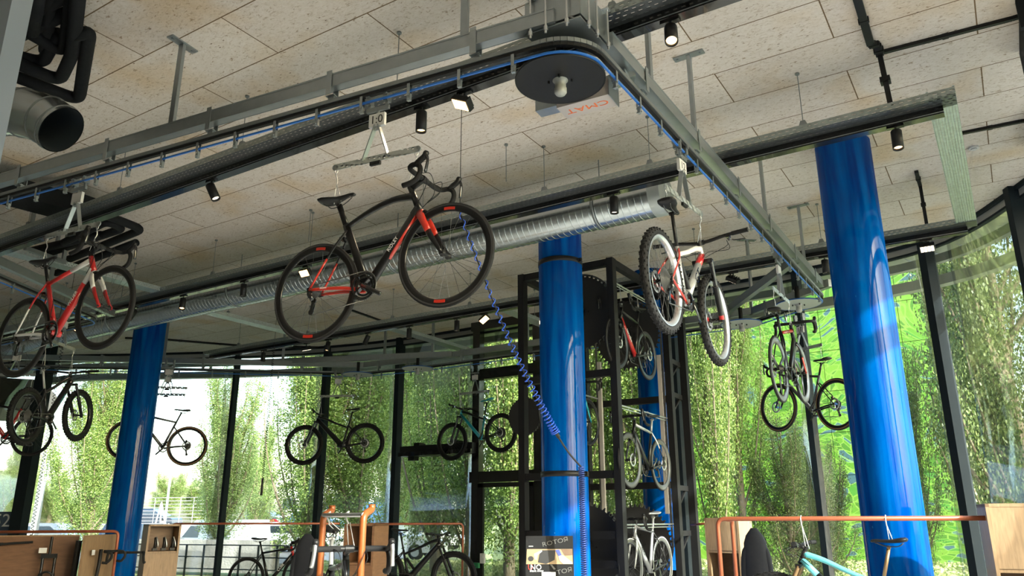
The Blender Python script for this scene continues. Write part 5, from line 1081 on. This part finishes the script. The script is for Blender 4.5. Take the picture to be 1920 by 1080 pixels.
def psh(nm, m, pts, e=.0125, th=.002): mb = MB(m); P = [pp(u, v) for u, v in pts]; mb.prism([((u-.5)*pw, -v) for u, v in pts], top+pn2*e, pd, upv, th); return mb.build(nm, pb)
pm = lambda nm, c: mat(nm, c, .5, 0, .25, 25)
psh('picture', pm('printed_tan_gravel', (.26, .18, .10)), [(0.02, .11), (.98, .11), (.98, .235), (0.0, .235)], .0112)
psh('picture_shape', pm('printed_black', (.01, .01, .012)), [(.30, .12), (.62, .12), (.60, .2), (.42, .234), (.25, .22)], .0135)
psh('picture_shape', pm('printed_black', 0), [(.07+.06*math.cos(t)+.03, .19+.022*math.sin(t)) for t in np.arange(12)*math.pi/6], .0135)
psh('picture_shape', pm('printed_white', (.75, .75, .75)), [(.17, .15), (.33, .12), (.34, .13), (.24, .16), (.22, .2), (.18, .19)], .0145)
psh('picture_shape', pm('printed_blue', (.04, .06, .25)), [(.62, .12), (.70, .115), (.76, .17), (.70, .18)], .0145)
psh('picture_shape', pm('printed_skin', (.5, .34, .28)), [(.68, .17), (.77, .16), (.86, .185), (.98, .225), (.97, .234), (.78, .234), (.70, .205)], .015)
psh('picture_shape', pm('printed_dark_brown', (.12, .07, .04)), [(.74, .112), (.98, .112), (.98, .16), (.82, .165)], .0135)
LG = mat('grey_lettering', (.10, .098, .095), .5, 0, .1, 9); LR = mat('red_lettering', (.7, .03, .02), .5, 0, .05, 9)
tp = lambda u, v: frameM(pp(u, v, .0135), pd*math.cos(.2)+upv*math.sin(.2), upv*math.cos(.2)-pd*math.sin(.2))
text('lettering', 'ROTO\u042f', .052, LG, pb, tp(.62, .052), .001, sx=1.3); text('lettering', 'TO\u042f', .052, LG, pb, tp(.80, .292), .001, sx=1.3)
fl_ = lambda u, v: frameM(pp(u, v, .015), pd, upv)
text('lettering', 'U', .062, LR, pb, fl_(.085, .262), .001); text('lettering', 'NO', .062, TXTR, pb, fl_(.205, .262), .001); text('lettering', 'BREAK AWAY', .019, TXTR, pb, fl_(.22, .292), .001)
psh('picture_shape', LG, [(.50, .238), (.54, .238), (.62, .275), (.58, .28)], .0135); psh('picture_shape', pm('printed_white', 0), [(.06, .085), (.15, .085), (.15, .09), (.06, .09)], .0135)
mb = MB(PAPER); mb.box(pp(.47, .40, .018), (.12, .003, .2), Rp); mb.build('price_sheet', o)
# ================================================================ OUTSIDE
GR = M_grass(); ASPH = mat('asphalt', (.30, .29, .28), .85, 0, .12, 1.2)
mb = MB(GR); mb.box((-40, 90, -.20), (300, 260, .2)); tag(struct(mb.build('ground')), 'grass covered ground outside', 'ground')
mb = MB(mat('pale_reflector_paving', (.50, .49, .46), .8, 0, .08, 2)); P = []
def gp(x, d_, z=0): q = dep(x, 980, d_); return np.array([q[0], q[1], z])
a, b, c, d = gp(-300, 34), gp(760, 30), gp(760, 120), gp(-300, 150); mb = MB(ASPH); mb.prism([(q[0], q[1]) for q in (a, b, c, d)], (0, 0, -.05), (1, 0, 0), (0, 1, 0), .1); tag(struct(mb.build('car_park')), 'asphalt car park outside at the left', 'car park')
# raised terrace behind the car park
a, b, c, d = gp(-300, 62), gp(900, 58), gp(900, 150), gp(-300, 160); mb = MB(mat('pale_earth', (.52, .47, .36), .9, 0, .15, .8)); mb.prism([(q[0], q[1]) for q in (a, b, c, d)], (0, 0, .55), (1, 0, 0), (0, 1, 0), 1.1); tag(struct(mb.build('terrace')), 'raised pale earth terrace behind the car park', 'terrace')
o = thing('entrance_canopy', 'brown flat canopy on posts outside at the far left, behind the hanging bicycles', 'canopy', dep(30, 740, 20)); a, b = dep(-120, 745, 20), dep(92, 742, 21); b[2] = a[2]
mb = MB(mat('brown_cladding', (.16, .13, .11), .6, 0, .1, 2)); mb.bar(a, b, 3, .75); mb.build('roof_slab', o)
for t in (.1, .9): mb = MB(HEADG); c = a+(b-a)*t; mb.cyl((c[0], c[1], 0), (c[0], c[1], a[2]), .07, 12); mb.build('post', o)
mb = MB(MATS['pale_reflector_paving'] if 'pale_reflector_paving' in MATS else GR); mb.box((9.5, 4, -.04), (15, 30, .1)); tag(struct(mb.build('reflector')), 'added pale paved forecourt outside on the right', 'paving')  # added to throw neutral daylight up onto the right ceiling
# cars
CG = mat('car_window_glass', (.03, .04, .05), .08, 0, .1, 5, coat=1)
def car(lab, p, yaw, paint, kind='hatch', name='car'):
    L_, W_, Hh = dict(hatch=(4.1, 1.75, 1.5), estate=(4.5, 1.8, 1.48), van=(5.0, 1.95, 2.1))[kind]
    o = thing(name, lab, 'van' if kind == 'van' else 'car', p, local=True, group=None); o.rotation_euler = (0, 0, math.radians(yaw))
    if kind == 'van': low = [(-.5, .3), (-.5, 1.15), (.30, 1.15), (.47, 1.0), (.5, .75), (.5, .3)]; cab = [(-.5, 1.15), (-.485, 2.1), (.16, 2.1), (.31, 1.15)]
    else: low = [(-.5, .3), (-.49, .85), (-.44, .95), (.22, .95), (.44, .78), (.49, .62), (.5, .3)]; cab = [(-.46, .93), (-.38 if kind == 'hatch' else -.44, Hh), (.02, Hh), (.24, .93)]
    def loft(mb, pl, w0, w1):
        zs = [z for _, z in pl]; z0, z1 = min(zs), max(zs); k = len(pl); V = []
        for s in (-1, 1): V += [(x*L_, s*(w0+(w1-w0)*(z-z0)/(z1-z0+1e-9))/2, z) for x, z in pl]
        mb.add(V, [tuple(range(k)), tuple(range(2*k-1, k-1, -1))]+[(i, k+i, k+(i+1) % k, (i+1) % k) for i in range(k)])
    mb = MB(paint); loft(mb, low, W_, W_*.97); loft(mb, cab, W_*.96, W_*.78); mb.build('body', o)
    mb = MB(CG)
    if kind != 'van':
        gl = [(-.425, .98), (-.37, Hh-.08), (.01, Hh-.08), (.2, .98)]; loft(mb, gl, W_*.965, W_*.80)
        mb.add([(x*L_, s, z) for x, z, s in ((.215, .97, -.72), (.215, .97, .72), (.035, Hh-.05, .6), (.035, Hh-.05, -.6))], [(0, 1, 2, 3)]); mb.add([(x*L_, s, z) for x, z, s in ((-.455, 1.0, -.7), (-.455, 1.0, .7), (-.395, Hh-.08, .6), (-.395, Hh-.08, -.6))], [(0, 1, 2, 3)])
    else: loft(mb, [(.10, 1.25), (.10, 1.8), (.2, 1.8), (.28, 1.25)], W_*.97, W_*.90); mb.add([(x*L_, s, z) for x, z, s in ((.305, 1.2, -.8), (.305, 1.2, .8), (.2, 1.95, .72), (.2, 1.95, -.72))], [(0, 1, 2, 3)])
    mb.build('windows', o)
    for x in (-.31, .31):
        for s in (-1, 1): mb = MB(RUB); mb.cyl((x*L_, s*(W_/2-.2), .32), (x*L_, s*(W_/2+.01), .32), .32, 20); mb.use(ALU); mb.cyl((x*L_, s*(W_/2+.0), .32), (x*L_, s*(W_/2+.02), .32), .19, 16); mb.build('wheel', o)
    mb = MB(mat('red_tail_light', (.5, .01, .01), .3, 0, .1, 20))
    for s in (-1, 1): mb.box((-.495*L_, s*W_*.42, .82), (.06, .16, .16))
    mb.build('tail_light', o)
CW = mat('white_car_paint', (.75, .75, .76), .25, .1, .03, 3, coat=1); CS = mat('silver_car_paint', (.42, .45, .48), .25, .5, .03, 3, coat=1); CB = mat('dark_blue_car_paint', (.02, .03, .06), .2, .2, .05, 3, coat=1); CRd = mat('red_car_paint', (.35, .01, .02), .2, .1, .05, 3, coat=1); CBl = mat('blue_car_paint', (.04, .12, .28), .2, .2, .05, 3, coat=1)
yawA = 180-32
for (x, dd, z, yw_, pt_, kd, lab) in (
    (108, 44, 0, 20, CS, 'hatch', 'silver hatchback parked beyond the left blue column, at the left'), (60, 48, 0, 20, CB, 'hatch', 'dark car behind the number sign at the far left'),
    (283, 36, 0, 120, CW, 'hatch', 'white hatchback with red tail light right of the left blue column'), (272, 30, 0, 120, CB, 'hatch', 'dark blue car low beside the left blue column'),
    (290, 66, 1.1, 25, CB, 'hatch', 'dark car on the terrace above the narrow cabinet'), (410, 40, -.45, 200, CW, 'van', 'white van behind the rail, right of the narrow cabinet'),
    (500, 78, 1.1, 15, CB, 'estate', 'dark estate car high on the terrace, left of the orange rack'), (455, 52, 0, 20, CW, 'hatch', 'white car under a poplar, right of the van'), (517, 56, .2, 40, CRd, 'hatch', 'dark red car right of centre-left mullion'),
    (540, 46, 0, 60, CS, 'hatch', 'silver grey hatchback behind the dark jacket'), (570, 42, 0, 30, CW, 'hatch', 'white car just left of the orange rack'), (600, 60, .8, 20, CBl, 'estate', 'blue car behind the saddle on the orange rack'),
    (725, 50, .6, 15, CBl, 'van', 'blue van behind the brown cabinet'), (745, 34, 0, 15, CW, 'hatch', 'white car behind the black electric mountain bicycle'), (800, 44, 0, 20, CW, 'estate', 'white estate car right of the mullion near the bent copper rail')):
    car(lab, gp(x, dd, z), yw_, pt_, kd)
# lamp posts and poles
def pole(lab, x, y0, d_, r, m, z0=0, arm=0):
    p = dep(x, y0, d_); mb = MB(m); mb.cyl((p[0], p[1], z0), p, r, 12, r*.8)
    if arm: e = p+CR*arm; mb.bar(p, e, .12, .08); mb.box(e, (.5, .3, .1))
    tag(mb.build('lamp_post'), lab, 'lamp post')
WP = mat('white_painted_steel', (.7, .72, .72), .5, .1, .05, 3); 
pole('thick pale concrete post outside, right of the dark facade post', 88, 850, 34, .17, WP, 0, .5); pole('thin white pole outside, right of the left blue column', 322, 872, 40, .07, WP); pole('thin grey street lamp left of the black e-bike', 484, 880, 60, .1, HEADG, 1.1, -1.0)
o = thing('tripod_mast', 'white tripod mast behind the wire fence above the narrow cabinet', 'mast', gp(303, 55)); t0 = dep(303, 942, 55)
for dx in (-18, 0, 18): mb = MB(WP); mb.cyl(gp(303+dx, 55, 0 if dx else 0), t0, .05, 8); mb.build('leg', o)
# wire fence and railings
def fence(lab, a, b, h, n, rails, m, z0=0, name='fence', r=.03):
    o = thing(name, lab, 'fence', ((a[0]+b[0])/2, (a[1]+b[1])/2, z0)); 
    for i in range(n): c = a+(b-a)*i/(n-1); mb = MB(m); mb.cyl((c[0], c[1], z0), (c[0], c[1], z0+h), r, 8); mb.build('fence_post', o)
    mb = MB(m)
    for k in range(rails): z = z0+h*(k+1)/rails; mb.cyl((a[0], a[1], z), (b[0], b[1], z), r*.6, 6)
    mb.build('fence_rail', o)
fence('tall pale wire fence outside, above the narrow cabinet', gp(262, 56), gp(460, 54), 3.2, 9, 14, WP, 0, r=.02)
fence('low dark railing outside behind the lower left bicycle', gp(262, 23), gp(560, 21), .95, 10, 3, FRAME, 0, 'railing')
mb = MB(mat('stacked_grey_stones', (.32, .31, .29), .9, 0, .5, 3, bump=1.)); a, b = gp(262, 27), gp(520, 25); mb.bar(a+[0, 0, .5], b+[0, 0, .5], .5, 1.0); tag(mb.build('stone_wall'), 'low grey gabion stone wall outside in front of the parked cars', 'wall')
# totem sign
a, b = dep(-26, 961, 16), dep(37, 958, 16); d, n = wf(a, b); n = -n; w = np.linalg.norm((b-a)[:2]); c = (a+b)/2; R = np.stack([d, n, [0, 0, 1]], 1)
o = thing('number_sign', 'blue-grey totem sign with white number 52 at the left edge outside', 'sign', (c[0], c[1], 0)); mb = MB(mat('blue_grey_sign', (.05, .08, .14), .4, 0, .1, 3)); mb.box((c[0], c[1], c[2]/2), (w, .12, c[2]), R); pb = mb.build('panel', o)
t = dep(10, 977, 16); text('lettering', '52', .36, TXTR, pb, frameM(np.array([c[0], c[1], t[2]])+d*((t-c)@d)+n*.062, d, (0, 0, 1)), .002)
t = dep(2, 1006, 16); text('lettering', '7', .30, TXTR, pb, frameM(np.array([c[0], c[1], t[2]])+d*((t-c)@d)+n*.062, d, (0, 0, 1)), .002)
# pale distant building strip
mb = MB(mat('pale_render_wall', (.62, .62, .6), .8, 0, .05, .5)); a, b = gp(560, 95, 1.1), gp(800, 90, 1.1); mb.bar(a+[0, 0, 2], b+[0, 0, 2], 6, 4); o = thing('far_building', 'long pale low building far behind the car park', 'building', a); mb.build('wall', o)
mb = MB(CG); [mb.bar(a+(b-a)*(i+.15)/7+[-.1*0, -3.1, 2.4], a+(b-a)*(i+.85)/7+[0, -3.1, 2.4], .1, 1.3) for i in range(7)]; mb.build('window_strip', o)
# lime cladding building
LW = M_leafwall(); a, b = gp(1240, 33), gp(1925, 26); d, n = wf(a, b); n = -n; L_ = np.linalg.norm(b-a); R = np.stack([d, n, [0, 0, 1]], 1)
o = thing('green_building', 'building clad in lime green panels with cut-out leaf pattern, behind the trees at the right', 'building', (a+b)/2)
mb = MB(mat('lime_wall', (.14, .26, .04), .6, 0, .1, 1)); mb.box((a+b)/2-n*1.2+[0, 0, 6.4], (L_, 1.6, 12.8), R); mb.build('inner_wall', o)
nx, nz = 9, 8
for i in range(nx):
    for k in range(nz): mb = MB(LW); mb.box(a+d*L_*(i+.5)/nx+[0, 0, 12.8*(k+.5)/nz], (L_/nx-.02, .05, 12.8/nz-.02), R); mb.build('cladding_panel', o)
# ---------------------------------------------------------------- trees
BARK = mat('grey_brown_bark', (.20, .16, .11), .9, 0, .3, 6, bump=.6, stretch=(1, 1, .3))
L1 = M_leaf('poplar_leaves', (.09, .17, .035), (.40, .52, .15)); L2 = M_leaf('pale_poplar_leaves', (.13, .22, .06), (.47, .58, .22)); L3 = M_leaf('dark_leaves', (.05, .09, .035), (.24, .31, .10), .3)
def leafmesh(name, C_, size, m, flat=0.):
    n = len(C_); nv = RNG.normal(size=(n, 3)); nv[:, 2] += flat; nv /= np.linalg.norm(nv, axis=1, keepdims=True); a = np.cross(nv, RNG.normal(size=(n, 3))); a /= np.linalg.norm(a, axis=1, keepdims=True); b = np.cross(nv, a)
    s = (RNG.uniform(.7, 1.3, n)*size)[:, None]; V = np.stack([C_-a*s*.55, C_-b*s*.42, C_+a*s*.6, C_+b*s*.42], 1).reshape(-1, 3).astype(np.float32)
    me = bpy.data.meshes.new(name); me.vertices.add(4*n); me.vertices.foreach_set('co', V.ravel()); me.loops.add(4*n); me.loops.foreach_set('vertex_index', np.arange(4*n, dtype=np.int32)); me.polygons.add(n); me.polygons.foreach_set('loop_start', np.arange(0, 4*n, 4, dtype=np.int32)); me.polygons.foreach_set('loop_total', np.full(n, 4, np.int32)); me.update(calc_edges=True); me.materials.append(m); return me
def poplar(name, Ht, rad, nst, nl, size, m, base=.6, spread=1.):
    """returns trunk mesh builder and leaf mesh, base at origin"""
    tb = MB(BARK); tb.tube(smoothline([(0, 0, -.2), (.05, 0, Ht*.3), (-.05, .05, Ht*.65), (0, 0, Ht*.93)], 5), np.linspace(.17, .02, 16), 10); C_ = []
    per = nl//nst
    for i in range(nst):
        ang = RNG.uniform(0, 2*math.pi); h0 = base+(Ht*.62)*(i/nst)**1.1; L_ = min(Ht-h0, Ht*RNG.uniform(.28, .5)); out = rad*RNG.uniform(.45, 1.0)*(1-.45*h0/Ht)*spread
        dx, dy = math.cos(ang), math.sin(ang); P = smoothline([(0, 0, h0), (dx*out*.45, dy*out*.45, h0+L_*.22), (dx*out*.85, dy*out*.85, h0+L_*.6), (dx*out, dy*out, h0+L_)], 6)
        tb.tube(P, np.linspace(.05, .008, len(P)), 6)
        u = RNG.uniform(.12, 1.0, per)**.9; idx = u*(len(P)-1); k = np.clip(idx.astype(int), 0, len(P)-2); f = (idx-k)[:, None]; base_ = P[k]*(1-f)+P[k+1]*f
        # leaves gather on short twigs: clump centres beside the stem, leaves close round them
        nc_ = max(per//55, 4); cu_ = np.linspace(.1, 1, nc_); ci = np.clip((cu_*(len(P)-1)).astype(int), 0, len(P)-2); g = RNG.normal(size=(nc_, 3)); g /= np.linalg.norm(g, axis=1, keepdims=True)
        cc_ = P[ci]+(P[ci+1]-P[ci])*((cu_*(len(P)-1)-ci)[:, None])+g*(.36*rad*(1.08-cu_)**.6+.04)[:, None]*RNG.uniform(.2, 1, (nc_, 1))*np.array([1, 1, 1.1])
        pick = RNG.integers(0, nc_, per); C_.append(cc_[pick]+RNG.normal(size=(per, 3))*np.array([.10, .10, .17]))
    return tb, leafmesh(name, np.concatenate(C_), size, m)
PROTO = []
for k, (Ht, rad, nst, nl, sz, m, bs, sp) in enumerate(((12, 1.6, 40, 96000, .053, L1, .5, 1), (12, 1.35, 34, 76000, .053, L2, .6, 1), (12, 1.85, 42, 96000, .054, L1, .8, 1.1), (6, 1.6, 30, 46000, .046, L3, .2, 1.3))):
    tb, lm = poplar('foliage', Ht, rad, nst, nl, sz, m, bs, sp); r = bpy.data.objects.new('poplar_tree' if k < 3 else 'bushy_tree', None); COL.objects.link(r); ROFF[r.name] = np.zeros(3); t = tb.build('trunk', r); f = bpy.data.objects.new('foliage', lm); COL.objects.link(f); f.parent = r; PROTO.append(r)
used = set()
def tree(k, x, d_, Ht, w, lab, z=0):
    r = PROTO[k] if k not in used else dup(PROTO[k]); used.add(k); p = gp(x, d_, z); r.location = tuple(float(q) for q in p); h0 = 6 if k == 3 else 12; r.scale = (w, w, Ht/h0); r.rotation_euler = (0, 0, random.uniform(0, 6.28)); tag(r, lab, 'tree', 'trees outside the glass wall')
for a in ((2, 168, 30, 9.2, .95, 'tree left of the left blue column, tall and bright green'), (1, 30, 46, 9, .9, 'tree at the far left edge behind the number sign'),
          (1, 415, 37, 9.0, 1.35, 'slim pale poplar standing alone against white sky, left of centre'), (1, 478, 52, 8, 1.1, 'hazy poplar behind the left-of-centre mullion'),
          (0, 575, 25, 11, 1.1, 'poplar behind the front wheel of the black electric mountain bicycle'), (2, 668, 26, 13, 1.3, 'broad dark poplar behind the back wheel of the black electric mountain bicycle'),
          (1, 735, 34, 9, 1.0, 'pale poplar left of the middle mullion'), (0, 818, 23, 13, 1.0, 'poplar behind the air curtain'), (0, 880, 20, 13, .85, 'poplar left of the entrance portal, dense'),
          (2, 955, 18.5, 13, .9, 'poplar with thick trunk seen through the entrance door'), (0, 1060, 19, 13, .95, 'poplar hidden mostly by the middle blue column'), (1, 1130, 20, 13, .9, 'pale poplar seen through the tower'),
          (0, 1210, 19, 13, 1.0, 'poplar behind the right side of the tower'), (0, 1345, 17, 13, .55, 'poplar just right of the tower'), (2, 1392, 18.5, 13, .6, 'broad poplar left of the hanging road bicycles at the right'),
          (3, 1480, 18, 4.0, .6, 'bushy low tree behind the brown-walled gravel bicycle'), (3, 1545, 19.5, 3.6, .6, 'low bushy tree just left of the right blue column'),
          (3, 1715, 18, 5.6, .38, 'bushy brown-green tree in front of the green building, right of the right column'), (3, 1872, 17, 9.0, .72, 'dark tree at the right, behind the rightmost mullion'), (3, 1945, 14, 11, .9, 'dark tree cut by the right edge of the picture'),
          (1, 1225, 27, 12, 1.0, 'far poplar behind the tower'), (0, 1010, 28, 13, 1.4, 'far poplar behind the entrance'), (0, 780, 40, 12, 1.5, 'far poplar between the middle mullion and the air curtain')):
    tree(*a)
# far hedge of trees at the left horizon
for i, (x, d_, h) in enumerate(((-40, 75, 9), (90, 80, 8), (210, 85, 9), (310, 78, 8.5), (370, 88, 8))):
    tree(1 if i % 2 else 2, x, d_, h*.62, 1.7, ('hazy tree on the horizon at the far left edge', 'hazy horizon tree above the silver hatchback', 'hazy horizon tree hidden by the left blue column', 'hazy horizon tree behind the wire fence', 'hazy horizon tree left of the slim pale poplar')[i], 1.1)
# grass tufts: nobody could count them
n = 26000; X = RNG.uniform(560, 1960, n); D = RNG.uniform(13.5, 30, n); Cg = np.array([gp(x, d_, .12) for x, d_ in zip(X, D)])
me = leafmesh('grass', Cg, .16, M_leaf('grass_blades', (.16, .24, .06), (.5, .52, .26), .3)); g = bpy.data.objects.new('meadow_grass', me); COL.objects.link(g); tag(g, 'tufted meadow grass on the ground outside the glass', 'grass', kind='stuff')
